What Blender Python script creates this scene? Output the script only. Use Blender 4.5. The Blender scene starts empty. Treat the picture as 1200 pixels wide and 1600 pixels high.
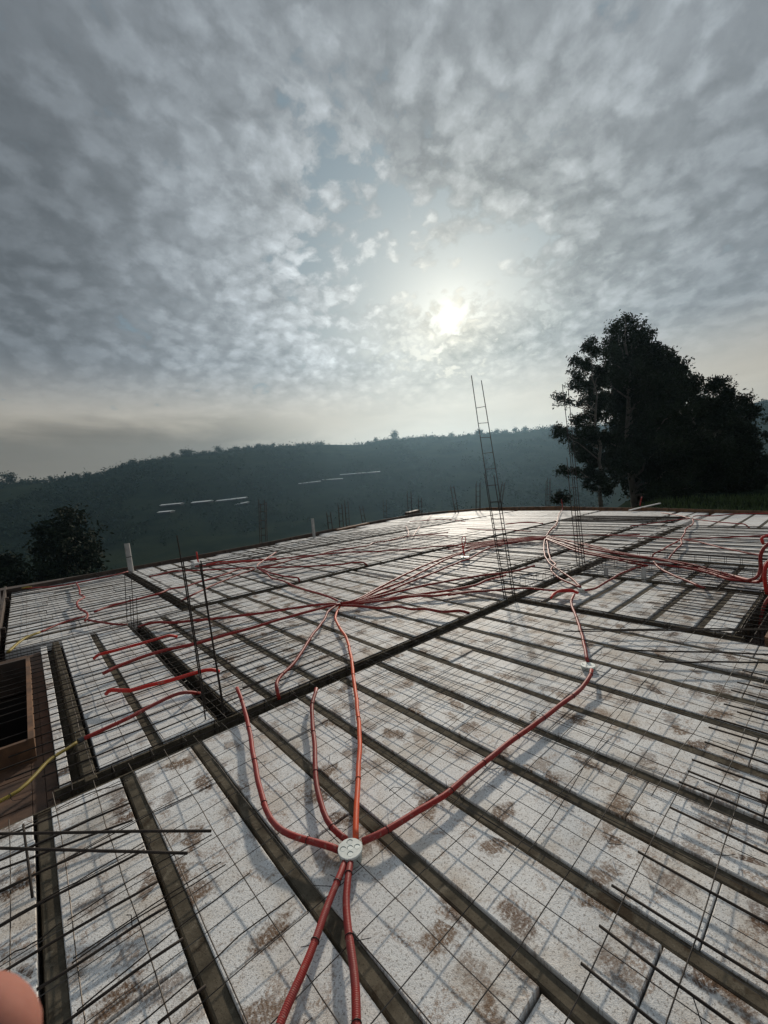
import bpy, math, random
import numpy as np
from mathutils import Vector, Matrix
random.seed(7); rng = np.random.default_rng(7)
R = math.radians
sc = bpy.context.scene
COL = sc.collection

# ------------------------------------------------------------------ camera
CH = 1.6                                    # eye height over the foam deck (z = 0 is the top of the foam)
RT = Vector((0.75137791, -0.65554764, -0.07542229))    # camera right
DN = Vector((-0.09987672, 0.0, -0.99499982))           # camera down
FW = Vector((0.65226978, 0.75515382, -0.06547395))     # camera forward
FOC = 652.0                                 # focal length in photo pixels (1200 x 1600)
CAM = Vector((0, 0, CH))
cd = bpy.data.cameras.new('camera'); cam = bpy.data.objects.new('camera', cd); COL.objects.link(cam)
m = Matrix.Identity(4)
for i in range(3):
    m[i][0] = RT[i]; m[i][1] = -DN[i]; m[i][2] = -FW[i]; m[i][3] = CAM[i]
cam.matrix_world = m
cd.sensor_fit = 'VERTICAL'; cd.sensor_height = 32.0; cd.lens = FOC / 1600 * 32
cd.clip_start = 0.01; cd.clip_end = 9000
cd.dof.use_dof = True; cd.dof.focus_distance = 4.0; cd.dof.aperture_fstop = 14
sc.camera = cam

def ray(px, py):
    return (RT * (px - 600) + DN * (py - 800) + FW * FOC) / FOC
def at(px, py, z=0.0):                      # point of the level z seen at a photo pixel
    d = ray(px, py); t = (z - CH) / d.z
    return CAM + d * t
def atd(px, py, dep):                       # point at a forward distance
    return CAM + ray(px, py) * dep
def depth(p):
    return (Vector(p) - CAM).dot(FW)

# ------------------------------------------------------------------ light
SUN = ray(705, 495).normalized()
sun_el = math.asin(SUN.z); sun_rot = math.atan2(SUN.x, SUN.y)
ld = bpy.data.lights.new('sun', 'SUN'); ld.energy = 3.2; ld.angle = R(2.6); ld.color = (1, 0.9, 0.76)
lo = bpy.data.objects.new('sun', ld); COL.objects.link(lo)
lo.rotation_euler = SUN.to_track_quat('Z', 'Y').to_euler(); lo.location = (0, 0, 60)

W = bpy.data.worlds.new('World'); sc.world = W; W.use_nodes = True
nt = W.node_tree; nt.nodes.clear()

class NG:
    """small helper that writes node maths"""
    def __init__(s, tree): s.t = tree
    def n(s, typ, **kw):
        o = s.t.nodes.new(typ)
        for k, v in kw.items(): setattr(o, k, v)
        return o
    def put(s, sock, v):
        if hasattr(v, 'is_output') or isinstance(v, bpy.types.NodeSocket): s.t.links.new(v, sock)
        elif v is not None: sock.default_value = v
    def m(s, op, a, b=None, c=None, clamp=False):
        o = s.n('ShaderNodeMath', operation=op); o.use_clamp = clamp
        for i, v in enumerate((a, b, c)):
            if v is not None: s.put(o.inputs[i], v)
        return o.outputs[0]
    def add(s, a, b): return s.m('ADD', a, b)
    def mul(s, a, b): return s.m('MULTIPLY', a, b)
    def sub(s, a, b): return s.m('SUBTRACT', a, b)
    def v(s, op, a, b=None, out=0):
        o = s.n('ShaderNodeVectorMath', operation=op)
        s.put(o.inputs[0], a)
        if b is not None: s.put(o.inputs[3 if op == 'SCALE' else 1], b)
        return o.outputs['Value'] if op in ('DOT_PRODUCT', 'LENGTH', 'DISTANCE') else o.outputs[0]
    def sep(s, v):
        o = s.n('ShaderNodeSeparateXYZ'); s.put(o.inputs[0], v); return o.outputs
    def comb(s, x, y, z):
        o = s.n('ShaderNodeCombineXYZ'); s.put(o.inputs[0], x); s.put(o.inputs[1], y); s.put(o.inputs[2], z); return o.outputs[0]
    def noise(s, v, scale, detail=3, rough=0.5, dist=0.0, out=0):
        o = s.n('ShaderNodeTexNoise'); o.normalize = True
        s.put(o.inputs['Vector'], v); s.put(o.inputs['Scale'], scale); s.put(o.inputs['Detail'], detail)
        s.put(o.inputs['Roughness'], rough); s.put(o.inputs['Distortion'], dist); return o.outputs[out]
    def voro(s, v, scale, feature='F1', rnd=1.0):
        o = s.n('ShaderNodeTexVoronoi', feature=feature)
        s.put(o.inputs['Vector'], v); s.put(o.inputs['Scale'], scale); s.put(o.inputs['Randomness'], rnd); return o.outputs
    def ramp(s, x, a, b, lo=0.0, hi=1.0):
        o = s.n('ShaderNodeMapRange', interpolation_type='SMOOTHSTEP')
        s.put(o.inputs[0], x); o.inputs[1].default_value = a; o.inputs[2].default_value = b
        o.inputs[3].default_value = lo; o.inputs[4].default_value = hi; return o.outputs[0]
    def mix(s, f, a, b, mode='MIX'):
        o = s.n('ShaderNodeMix', data_type='RGBA', blend_type=mode); s.put(o.inputs[0], f)
        for i, c in ((6, a), (7, b)):
            s.put(o.inputs[i], (tuple(c) + (1,)) if isinstance(c, tuple) and len(c) == 3 else c)
        return o.outputs[2]
    def gray(s, x): return s.comb(x, x, x)
    def bump(s, h, strength=0.5, dist=0.01):
        o = s.n('ShaderNodeBump'); s.put(o.inputs['Height'], h); o.inputs['Strength'].default_value = strength
        o.inputs['Distance'].default_value = dist; return o.outputs[0]

g = NG(nt)
SKY_STRENGTH = 0.1
sky = g.n('ShaderNodeTexSky', sky_type='NISHITA'); sky.sun_disc = False
sky.sun_elevation = sun_el; sky.sun_rotation = sun_rot; sky.air_density = 1.2; sky.dust_density = 2.0
D = g.v('NORMALIZE', g.n('ShaderNodeTexCoord').outputs['Generated'])
dx, dy, dz = g.sep(D)
up = g.m('MAXIMUM', dz, 0.0)
inv = g.m('DIVIDE', 1.0, g.add(up, 0.40))
P = g.comb(g.mul(dx, inv), g.mul(dy, inv), 0.0)               # cloud layer seen in perspective
dots = g.v('DOT_PRODUCT', D, tuple(SUN))
theta = g.m('ARCCOSINE', g.m('MINIMUM', dots, 1.0))           # angle from the sun, radians
def gauss(px, py, sig):
    c = ray(px, py).normalized()
    th = g.m('ARCCOSINE', g.m('MINIMUM', g.v('DOT_PRODUCT', D, tuple(c)), 1.0))
    q = g.m('DIVIDE', th, R(sig)); return g.m('EXPONENT', g.mul(g.mul(q, q), -0.5))
def expo(k, w): return g.mul(g.m('EXPONENT', g.m('DIVIDE', theta, -R(k))), w)
# structure of the altocumulus sheet: rounded cells, finer and more broken toward the sun
warp = g.v('SCALE', g.v('SUBTRACT', g.noise(P, 2.2, 3, 0.5, out=1), (0.5, 0.5, 0.5)), 0.10)
P2 = g.v('ADD', P, warp)
def cells(sc_, sm):
    o = g.n('ShaderNodeTexVoronoi', feature='SMOOTH_F1'); g.put(o.inputs['Vector'], P3); o.inputs['Scale'].default_value = sc_
    o.inputs['Smoothness'].default_value = sm; o.inputs['Randomness'].default_value = 1.0; return o.outputs[0]
P3 = g.v('ADD', P2, g.v('SCALE', g.v('SUBTRACT', g.noise(P, 26, 3, 0.6, out=1), (0.5, 0.5, 0.5)), 0.035))
near = g.m('MINIMUM', g.add(gauss(560, 400, 15), g.mul(gauss(800, 450, 11), 0.7)), 1.0)
puff = g.add(g.mul(g.sub(1.0, cells(17.0, 0.6)), 0.50), g.mul(g.noise(P2, 28.0, 5, 0.58), 0.50))
fine = g.add(g.mul(g.sub(1.02, cells(27.0, 0.55)), 0.42), g.mul(g.noise(P3, 40.0, 5, 0.60), 0.50))
fine = g.sub(fine, 0.075)
puff2 = g.noise(P2, 6.0, 6, 0.58)
broad = g.noise(P, 1.6, 3, 0.5)
gap = g.add(g.add(gauss(548, 325, 4.2), gauss(645, 420, 5.6)), g.add(g.mul(gauss(800, 420, 4.0), 0.8), g.add(g.mul(gauss(590, 505, 4.5), 0.7), g.mul(gauss(500, 400, 3.5), 0.5))))
gap = g.m('MINIMUM', g.add(gap, g.mul(near, 0.20)), 1.05)
dens = g.add(g.add(g.mul(puff, 0.30), g.mul(puff2, 0.45)), g.add(g.mul(fine, 0.45), -0.10))
cover = g.ramp(g.sub(g.add(dens, 0.17), g.mul(gap, 0.19)), 0.40, 0.52, 0.0, 1.0)
# light coming through the sheet: forward scattering round the sun, thick parts darker underneath
glow = g.add(0.30, expo(30, 0.47))
relief = g.mul(g.ramp(puff, 0.40, 0.66, 0.83, 1.15), g.ramp(puff2, 0.36, 0.66, 1.05, 0.94))
relief = g.mul(relief, g.add(1.0, g.mul(g.add(0.45, g.mul(near, 0.95)), g.sub(fine, 0.5))))
relief = g.mul(relief, g.ramp(broad, 0.3, 0.7, 1.08, 0.90))
thick = g.add(1.0, g.add(g.mul(gauss(20, 440, 15), -0.48), g.add(g.mul(gauss(60, 40, 16), -0.20), g.mul(gauss(1130, 430, 14), -0.34))))
thick = g.add(thick, g.add(g.mul(gauss(640, 40, 16), -0.16), g.mul(gauss(400, 400, 11), 0.24)))
thick = g.m('MAXIMUM', thick, 0.3)
lum = g.mul(g.mul(glow, relief), thick)
# low stratus bank over the left hills
el = g.m('ARCSINE', dz)
az = g.m('ARCTAN2', dy, dx)
az0 = math.atan2(ray(280, 660).y, ray(280, 660).x)
sl = g.noise(g.comb(g.mul(az, 2.2), g.mul(el, 9.0), 3.0), 2.2, 5, 0.55, 0.4)
bank = g.mul(g.ramp(g.add(el, g.mul(g.sub(sl, 0.5), 0.10)), R(11.5), R(6.8)), g.ramp(g.add(az, g.mul(g.sub(sl, 0.5), 0.5)), az0 - R(22), az0 - R(4)))
bank = g.mul(bank, g.ramp(g.add(el, g.mul(g.sub(sl, 0.5), 0.06)), R(0.5), R(5.0), 0.55, 1.0))
smooth_low = g.ramp(el, R(17), R(8))                           # haze smooths the sheet near the horizon
lum = g.add(g.mul(lum, g.sub(1.0, smooth_low)), g.mul(g.mul(g.mul(glow, 0.98), g.add(0.8, g.mul(sl, 0.4))), smooth_low))
lum = g.mul(lum, g.sub(1.0, g.mul(bank, 0.56)))
warm = g.m('EXPONENT', g.m('DIVIDE', theta, -R(16)))
ccol = g.mix(warm, (0.865, 0.985, 1.11), (1.09, 1.0, 0.80))
lowwarm = g.mul(smooth_low, 0.95)
ccol = g.mix(lowwarm, ccol, (1.11, 1.0, 0.82))
cloud = g.v('SCALE', ccol, lum)
blue = g.v('SCALE', g.mix(warm, (0.66, 0.92, 1.10), (0.76, 0.96, 1.04)), g.add(0.20, g.add(expo(14, 0.20), expo(5, 0.10))))
sky_add = g.v('SCALE', sky.outputs[0], 0.012)
clear = g.v('ADD', blue, sky_add)
skyc = g.mix(g.m('MAXIMUM', cover, smooth_low), clear, cloud)
# the veiled disc of the sun
core = g.add(g.mul(g.m('EXPONENT', g.mul(g.m('POWER', g.m('DIVIDE', theta, R(0.85)), 2.0), -1.0)), 1.5), expo(2.0, 0.40))
core = g.mul(core, g.add(0.45, g.mul(fine, 1.1)))
skyc = g.v('ADD', skyc, g.v('SCALE', (1.0, 0.93, 0.76), core))
below = g.ramp(dz, -0.05, 0.0)
skyc = g.mix(below, (0.10, 0.11, 0.11), skyc)
bg = g.n('ShaderNodeBackground'); bg.inputs['Strength'].default_value = SKY_STRENGTH
g.put(bg.inputs['Color'], g.v('SCALE', skyc, 1.0 / SKY_STRENGTH))
wo = g.n('ShaderNodeOutputWorld'); nt.links.new(bg.outputs[0], wo.inputs['Surface'])
W.cycles.sampling_method = 'MANUAL'; W.cycles.sample_map_resolution = 1024

sc.view_settings.view_transform = 'Standard'; sc.view_settings.look = 'None'
sc.view_settings.exposure = 0.0; sc.view_settings.gamma = 1.0; sc.view_settings.use_curve_mapping = False
sc.cycles.use_denoising = True
sc.cycles.max_bounces = 6; sc.cycles.diffuse_bounces = 3; sc.cycles.glossy_bounces = 2; sc.cycles.volume_bounces = 1
sc.cycles.transparent_max_bounces = 12; sc.cycles.caustics_reflective = False; sc.cycles.caustics_refractive = False

# ------------------------------------------------------------------ helpers
class MB:
    def __init__(s): s.v = []; s.f = []; s.uv = []
    def box(s, x0, x1, y0, y1, z0, z1):
        b = len(s.v); s.v += [(x, y, z) for z in (z0, z1) for y in (y0, y1) for x in (x0, x1)]
        s.f += [tuple(b + i for i in q) for q in ((0, 2, 3, 1), (4, 5, 7, 6), (0, 1, 5, 4), (2, 6, 7, 3), (0, 4, 6, 2), (1, 3, 7, 5))]
    def obox(s, o, ex, ey, ez):                # box from corner o and three edge vectors
        o, ex, ey, ez = map(Vector, (o, ex, ey, ez)); b = len(s.v)
        s.v += [tuple(o + ex * i + ey * j + ez * k) for k in (0, 1) for j in (0, 1) for i in (0, 1)]
        s.f += [tuple(b + i for i in q) for q in ((0, 2, 3, 1), (4, 5, 7, 6), (0, 1, 5, 4), (2, 6, 7, 3), (0, 4, 6, 2), (1, 3, 7, 5))]
    def tube(s, pts, r, seg=6, cap=True):
        pts = [Vector(p) for p in pts]; n = len(pts); b = len(s.v)
        T = [(pts[min(i + 1, n - 1)] - pts[max(i - 1, 0)]).normalized() for i in range(n)]
        ref = Vector((0, 0, 1)) if abs(T[0].z) < 0.9 else Vector((1, 0, 0))
        A = T[0].cross(ref).normalized(); u = 0.0; us = []
        for i in range(n):
            if i: u += (pts[i] - pts[i - 1]).length
            A = (A - T[i] * A.dot(T[i])).normalized(); B = T[i].cross(A); us.append(u)
            ri = r[i] if isinstance(r, (list, tuple)) else r
            for k in range(seg):
                a = 2 * math.pi * k / seg; s.v.append(tuple(pts[i] + (A * math.cos(a) + B * math.sin(a)) * ri))
        for i in range(n - 1):
            for k in range(seg):
                k2 = (k + 1) % seg
                s.f.append((b + i * seg + k, b + (i + 1) * seg + k, b + (i + 1) * seg + k2, b + i * seg + k2))
        if cap:
            s.f.append(tuple(b + k for k in range(seg))); s.f.append(tuple(b + (n - 1) * seg + k for k in reversed(range(seg))))
    def lathe(s, prof, c=(0, 0, 0), seg=20):
        b = len(s.v); n = len(prof)
        for r, z in prof:
            for k in range(seg):
                a = 2 * math.pi * k / seg; s.v.append((c[0] + r * math.cos(a), c[1] + r * math.sin(a), c[2] + z))
        for i in range(n - 1):
            for k in range(seg):
                k2 = (k + 1) % seg; s.f.append((b + i * seg + k, b + i * seg + k2, b + (i + 1) * seg + k2, b + (i + 1) * seg + k))
        s.f.append(tuple(b + (n - 1) * seg + k for k in range(seg)))
    def mesh(s, name, mat=None, smooth=False):
        me = bpy.data.meshes.new(name); me.from_pydata(s.v, [], s.f)
        if mat: me.materials.append(mat)
        if smooth: me.polygons.foreach_set('use_smooth', [True] * len(me.polygons))
        me.update(); return me
    def build(s, name, mat, parent=None, smooth=False):
        return link(name, s.mesh(name, mat, smooth), parent)
def link(name, me, parent=None, loc=None, rz=0.0):
    o = bpy.data.objects.new(name, me); COL.objects.link(o)
    if parent is not None: o.parent = parent
    if loc is not None: o.location = loc
    if rz: o.rotation_euler = (0, 0, rz)
    return o
def tag(o, label=None, cat=None, group=None, kind=None):
    if label: o['label'] = label
    if cat: o['category'] = cat
    if group: o['group'] = group
    if kind: o['kind'] = kind
    return o
def empty(name, label, cat, group=None, loc=(0, 0, 0)):
    o = bpy.data.objects.new(name, None); COL.objects.link(o); o.location = loc; o.empty_display_size = 0.1
    return tag(o, label, cat, group)
def spline(pts, step=0.06):
    """smooth path through points"""
    pts = [Vector(p) for p in pts]
    if len(pts) < 3:
        n = max(2, int((pts[-1] - pts[0]).length / max(step, 0.02))); n = min(n, 40)
        return [pts[0].lerp(pts[-1], i / n) for i in range(n + 1)]
    out = []; q = [pts[0] * 2 - pts[1]] + pts + [pts[-1] * 2 - pts[-2]]
    for i in range(1, len(q) - 2):
        a, b, c, d = q[i - 1:i + 3]; n = max(2, min(24, int((c - b).length / step)))
        for k in range(n):
            t = k / n
            out.append(0.5 * ((2 * b) + (c - a) * t + (2 * a - 5 * b + 4 * c - d) * t * t + (3 * b - a - 3 * c + d) * t ** 3))
    out.append(pts[-1]); return out

# ------------------------------------------------------------------ materials
def material(name):
    mt = bpy.data.materials.new(name); mt.use_nodes = True
    t = mt.node_tree; b = t.nodes['Principled BSDF']; return mt, NG(t), b
def simple(name, col, rough=0.6, metal=0.0, var=0.25, scale=8.0, bump=0.0, bscale=60.0, bdist=0.003, spec=0.5, coords='pos'):
    mt, k, b = material(name)
    pos = k.n('ShaderNodeNewGeometry').outputs['Position']
    f = k.noise(pos, scale, 5, 0.6)
    lo = tuple(c * (1 - var) for c in col); hi = tuple(min(1, c * (1 + var)) for c in col)
    rnd = k.n('ShaderNodeObjectInfo').outputs['Random']
    c = k.mix(k.ramp(f, 0.3, 0.7), lo, hi)
    c = k.v('SCALE', c, k.add(0.85, k.mul(rnd, 0.3)))
    k.put(b.inputs['Base Color'], c); b.inputs['Roughness'].default_value = rough; b.inputs['Metallic'].default_value = metal
    b.inputs['Specular IOR Level'].default_value = spec
    if bump: k.put(b.inputs['Normal'], k.bump(k.noise(pos, bscale, 4, 0.6), bump, bdist))
    return mt

def foam_material(name, dirt):
    mt, k, b = material(name)
    pos = k.n('ShaderNodeNewGeometry').outputs['Position']
    rnd = k.n('ShaderNodeObjectInfo').outputs['Random']
    flat = k.v('MULTIPLY', pos, (1, 1, 0))
    bead = k.voro(pos, 230)[0]
    col = k.mix(k.ramp(bead, 0.25, 0.75), (0.78, 0.77, 0.75), (0.66, 0.65, 0.63))
    col = k.v('SCALE', col, k.add(0.90, k.mul(rnd, 0.16)))
    # thin film of dust and dried mud
    dust = k.noise(flat, 3.1, 6, 0.62, 0.3)
    col = k.mix(k.mul(k.ramp(dust, 0.44, 0.68), 0.50 * dirt), col, (0.44, 0.35, 0.25))
    # small dark crumbs
    cr = k.voro(flat, 55)
    crumb = k.mul(k.ramp(cr[0], 0.16, 0.09), k.ramp(k.sep(cr[1])[0], 0.80, 0.84))
    col = k.mix(k.mul(crumb, 0.75), col, (0.10, 0.075, 0.055))
    pores = k.ramp(k.noise(flat, 105, 3, 0.65), 0.545, 0.63)
    col = k.mix(k.mul(pores, 0.72), col, (0.20, 0.17, 0.145))
    smear = k.mul(k.ramp(k.noise(flat, 6.5, 6, 0.70, 0.8), 0.50, 0.64), k.ramp(k.noise(flat, 70, 4, 0.75), 0.42, 0.58))
    col = k.mix(k.mul(smear, 0.74 * dirt), col, (0.21, 0.118, 0.062))
    # boot prints: ovals of mud with tread bars
    for sc_, seed, w in ((2.3, 0.0, 1.0), (1.7, 5.3, 0.9), (3.1, 9.7, 0.7)):
        sh = k.v('ADD', flat, (seed, seed * 0.7, 0))
        vo = k.n('ShaderNodeTexVoronoi', feature='F1'); k.put(vo.inputs['Vector'], sh); vo.inputs['Scale'].default_value = sc_; vo.inputs['Randomness'].default_value = 0.85
        rel = k.v('SUBTRACT', sh, vo.outputs['Position'])
        cx = k.sep(vo.outputs['Color'])
        vr = k.n('ShaderNodeVectorRotate', rotation_type='Z_AXIS'); k.put(vr.inputs['Vector'], rel); k.put(vr.inputs['Angle'], k.mul(cx[0], 6.28))
        rx, ry, _ = k.sep(vr.outputs[0])
        ex = k.m('DIVIDE', rx, 0.046); ey = k.m('DIVIDE', ry, 0.088)
        rad = k.m('SQRT', k.add(k.mul(ex, ex), k.mul(ey, ey)))
        edge = k.noise(flat, 26, 4, 0.65)
        inside = k.ramp(k.add(rad, k.mul(k.sub(edge, 0.5), 2.8)), 1.25, 0.55)
        tread = k.ramp(k.m('SINE', k.add(k.mul(ry, 520), k.mul(edge, 14.0))), -0.9, 0.4, 0.80, 1.0)
        wear = k.ramp(k.noise(flat, 62, 5, 0.78), 0.36, 0.50)
        pick = k.ramp(cx[1], 0.30, 0.38) if seed else k.ramp(cx[1], 0.22, 0.30)
        k_ = k.mul(k.mul(k.mul(inside, tread), wear), k.mul(pick, w * dirt))
        tone = k.mix(cx[2], (0.085, 0.040, 0.018), (0.165, 0.098, 0.054))
        col = k.mix(k.m('MINIMUM', k_, 0.97), col, tone)
    # press marks left by the mould and heels
    dv = k.voro(flat, 4.3); ring = k.m('ABSOLUTE', k.sub(dv[0], 0.075))
    mark = k.mul(k.ramp(ring, 0.028, 0.008), k.ramp(k.sep(dv[1])[1], 0.55, 0.6))
    col = k.mix(k.mul(mark, 0.35), col, (0.25, 0.23, 0.21))
    k.put(b.inputs['Base Color'], col)
    b.inputs['Roughness'].default_value = 0.66; b.inputs['Specular IOR Level'].default_value = 0.17
    h = k.add(k.mul(bead, 0.35), k.add(k.mul(mark, -1.3), k.mul(k.noise(flat, 22, 4, 0.6), 1.2)))
    k.put(b.inputs['Normal'], k.bump(h, 0.55, 0.004))
    return mt

M = {}
M['foam'] = foam_material('foam_muddy', 1.0)
M['foam_clean'] = foam_material('foam_clean', 0.42)
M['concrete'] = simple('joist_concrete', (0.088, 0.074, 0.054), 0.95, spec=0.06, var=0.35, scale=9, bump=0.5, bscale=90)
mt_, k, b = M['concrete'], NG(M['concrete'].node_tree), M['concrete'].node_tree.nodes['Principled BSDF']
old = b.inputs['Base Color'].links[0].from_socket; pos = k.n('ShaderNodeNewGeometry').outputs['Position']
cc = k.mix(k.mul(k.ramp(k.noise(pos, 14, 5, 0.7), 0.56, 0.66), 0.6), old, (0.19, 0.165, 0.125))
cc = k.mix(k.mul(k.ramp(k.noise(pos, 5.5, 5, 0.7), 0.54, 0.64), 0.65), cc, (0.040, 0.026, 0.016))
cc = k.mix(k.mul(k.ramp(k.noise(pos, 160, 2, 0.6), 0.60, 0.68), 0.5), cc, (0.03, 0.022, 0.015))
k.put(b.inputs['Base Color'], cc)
M['steel'] = simple('rebar_steel', (0.035, 0.027, 0.022), 0.75, 0.15, spec=0.2, var=0.4, scale=14, bump=0.0)
M['wire'] = simple('mesh_wire', (0.075, 0.064, 0.055), 0.42, 0.75, var=0.5, scale=6)
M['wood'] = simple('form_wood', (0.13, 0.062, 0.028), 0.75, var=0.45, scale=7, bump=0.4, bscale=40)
M['wood_dark'] = simple('dark_form_wood', (0.050, 0.030, 0.020), 0.7, var=0.4, scale=6, bump=0.4, bscale=40)
M['wood_red'] = simple('red_plywood', (0.075, 0.036, 0.018), 0.75, var=0.4, scale=8, bump=0.3, bscale=30)
M['pvc_white'] = simple('white_pvc', (0.62, 0.61, 0.58), 0.45, var=0.15, scale=9)
M['box_grey'] = simple('box_plastic', (0.42, 0.45, 0.41), 0.45, var=0.12, scale=30)
M['box_white'] = simple('lid_plastic', (0.80, 0.82, 0.76), 0.42, var=0.10, scale=30)
M['box_shadow'] = simple('knockout_shade', (0.22, 0.24, 0.21), 0.5, var=0.1, scale=30)
M['wallc'] = simple('raw_wall', (0.22, 0.16, 0.12), 0.9, var=0.3, scale=3, bump=0.4, bscale=20)
M['shaft'] = simple('shaft_darkness', (0.020, 0.015, 0.011), 0.9, var=0.3, scale=3)  # near-black colour paints the darkness inside the open shaft
M['tie'] = simple('tie_wire', (0.015, 0.013, 0.012), 0.5, 0.4, var=0.3)
M['tape'] = simple('black_tape', (0.012, 0.012, 0.013), 0.4, var=0.3)
def conduit_material(name, col, sub=0.0):
    mt, k, b = material(name)
    pos = k.n('ShaderNodeNewGeometry').outputs['Position']
    f = k.noise(pos, 9, 5, 0.6); rnd = k.n('ShaderNodeObjectInfo').outputs['Random']
    c = k.mix(k.ramp(f, 0.35, 0.75), col, tuple(x * 0.72 + 0.03 for x in col))
    c = k.v('SCALE', c, k.add(0.85, k.mul(rnd, 0.3)))
    dusty = k.ramp(k.noise(pos, 33, 4, 0.7), 0.56, 0.72)
    c = k.mix(k.mul(dusty, 0.35), c, (0.30, 0.20, 0.15))
    k.put(b.inputs['Base Color'], c); b.inputs['Roughness'].default_value = 0.5; b.inputs['Specular IOR Level'].default_value = 0.22
    at_ = k.n('ShaderNodeAttribute'); at_.attribute_name = 'run'
    rib = k.m('SINE', k.mul(at_.outputs['Fac'], 2 * math.pi / 0.0055))
    k.put(b.inputs['Normal'], k.bump(k.add(k.mul(rib, 0.5), k.noise(pos, 120, 2, 0.5)), 0.28, 0.0015))
    cement = k.ramp(k.noise(pos, 21, 6, 0.75), 0.62, 0.68)
    k.put(b.inputs['Base Color'], k.mix(k.mul(cement, 0.5), k.mix(k.mul(dusty, 0.35), c, (0.30, 0.20, 0.15)), (0.40, 0.33, 0.28)))
    if sub:
        b.inputs['Subsurface Weight'].default_value = sub; b.inputs['Subsurface Radius'].default_value = (0.02, 0.004, 0.002)
        b.inputs['Subsurface Scale'].default_value = 1.0
    return mt
M['red'] = conduit_material('red_conduit', (0.27, 0.020, 0.015))
M['bright'] = conduit_material('bright_red_conduit', (0.56, 0.024, 0.015))
M['orange'] = conduit_material('sunlit_conduit', (0.66, 0.085, 0.022))  # orange tint stands for sunlight glowing through a red conduit
M['yellow'] = conduit_material('yellow_conduit', (0.24, 0.175, 0.024))
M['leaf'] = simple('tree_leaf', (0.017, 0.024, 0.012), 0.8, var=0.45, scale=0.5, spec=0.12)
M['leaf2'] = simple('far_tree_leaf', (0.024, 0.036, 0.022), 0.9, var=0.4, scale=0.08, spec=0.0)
M['bark'] = simple('tree_bark', (0.10, 0.085, 0.065), 0.9, var=0.4, scale=2, bump=0.5, bscale=14, bdist=0.03)
M['roof'] = simple('sheet_roof', (0.60, 0.61, 0.60), 0.5, var=0.15, scale=0.3)
M['shedwall'] = simple('shed_wall', (0.05, 0.05, 0.05), 0.8, var=0.2, scale=0.3)

#STRUCTURE
# ------------------------------------------------------------------ terrain
skyline = [(-400, 790), (-100, 762), (0, 757), (60, 755), (150, 747), (200, 731), (260, 719), (300, 714), (400, 703), (440, 699), (500, 697),
           (580, 695), (620, 690), (700, 687), (780, 680), (860, 674), (950, 668), (1050, 655), (1200, 634), (1500, 600), (2200, 540)]
sk_az = []; sk_el = []
for px, py in skyline:
    d = ray(px, py); sk_az.append(math.atan2(d.y, d.x)); sk_el.append(math.atan2(d.z, math.hypot(d.x, d.y)))
sk_az = np.array(sk_az); sk_el = np.array(sk_el); o_ = np.argsort(sk_az); sk_az = sk_az[o_]; sk_el = sk_el[o_]
AZF = math.atan2(FW.y, FW.x)
def ridge_r(az):
    return 780 + 90 * np.sin(az * 3.1 + 0.6) + 45 * np.sin(az * 7.3)
def vnoise(x, y):
    return (np.sin(x * 1.0 + 1.7 * np.sin(y * 0.7)) + np.sin(y * 1.3 + 1.3 * np.sin(x * 0.9)) + 0.6 * np.sin(x * 2.3 - y * 1.9) + 0.4 * np.sin(x * 4.1 + y * 3.7)) / 3.0
def smooth(t): t = np.clip(t, 0, 1); return t * t * (3 - 2 * t)
def terrain(az, r):
    az = np.asarray(az, float); r = np.asarray(r, float)
    a = (az - AZF + math.pi) % (2 * math.pi) - math.pi + AZF
    E = np.interp(a, sk_az, sk_el); rr = ridge_r(a); top = CH + np.tan(E) * rr
    off = np.degrees(a - AZF)                       # + is to the left of the view
    right = smooth((-off - 22) / 12.0)               # the bank behind the deck on the right
    near = -3.4 - 0.10 * np.clip(r - 18, 0, 60) * (1 - right)
    near = near + right * (2.6 * smooth((r - 15) / 6.0) - 0.02 * np.clip(r - 30, 0, 60))
    valley = -34 + 3 * vnoise(a * 9, r * 0.02)
    z = near + (valley - near) * smooth((r - 60) / 200.0)
    up_ = smooth((r - 260) / (rr - 260)) ** 1.15
    z = z + (top - z) * up_
    x, y = r * np.cos(az), r * np.sin(az)
    z = z + 3.2 * vnoise(x * 0.022, y * 0.022) * smooth((r - 250) / 150) * (1 - smooth((r - rr * 0.93) / (rr * 0.07)) * 0.85)
    z = np.where(r > rr, top - (r - rr) * 0.10, z)
    return z
rads = np.concatenate([[0.5, 6, 12, 15, 17, 19, 21, 24, 28, 33, 40, 50, 62, 76, 92, 110, 132, 158, 190], np.linspace(220, 1000, 60), [1050, 1120, 1220, 1350]])
NA = 360
azs = np.linspace(0, 2 * math.pi, NA, endpoint=False)
AZ, RR = np.meshgrid(azs, rads, indexing='xy')
ZZ = terrain(AZ, RR)
V = np.stack([RR * np.cos(AZ), RR * np.sin(AZ), ZZ], -1).reshape(-1, 3)
F = []
for i in range(len(rads) - 1):
    for j in range(NA):
        F.append((i * NA + j, (i + 1) * NA + j, (i + 1) * NA + (j + 1) % NA, i * NA + (j + 1) % NA))
me = bpy.data.meshes.new('ground'); me.from_pydata(V.tolist(), [], F); me.polygons.foreach_set('use_smooth', [True] * len(F))
mt, k, b = material('hill_ground')
pos = k.n('ShaderNodeNewGeometry').outputs['Position']
f1 = k.noise(pos, 0.02, 5, 0.6); f2 = k.noise(pos, 0.25, 5, 0.65)
c = k.mix(k.ramp(f1, 0.4, 0.62), (0.012, 0.019, 0.013), (0.024, 0.031, 0.019))
c = k.mix(k.mul(k.ramp(f2, 0.45, 0.7), 0.5), c, (0.016, 0.025, 0.013))
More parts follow.
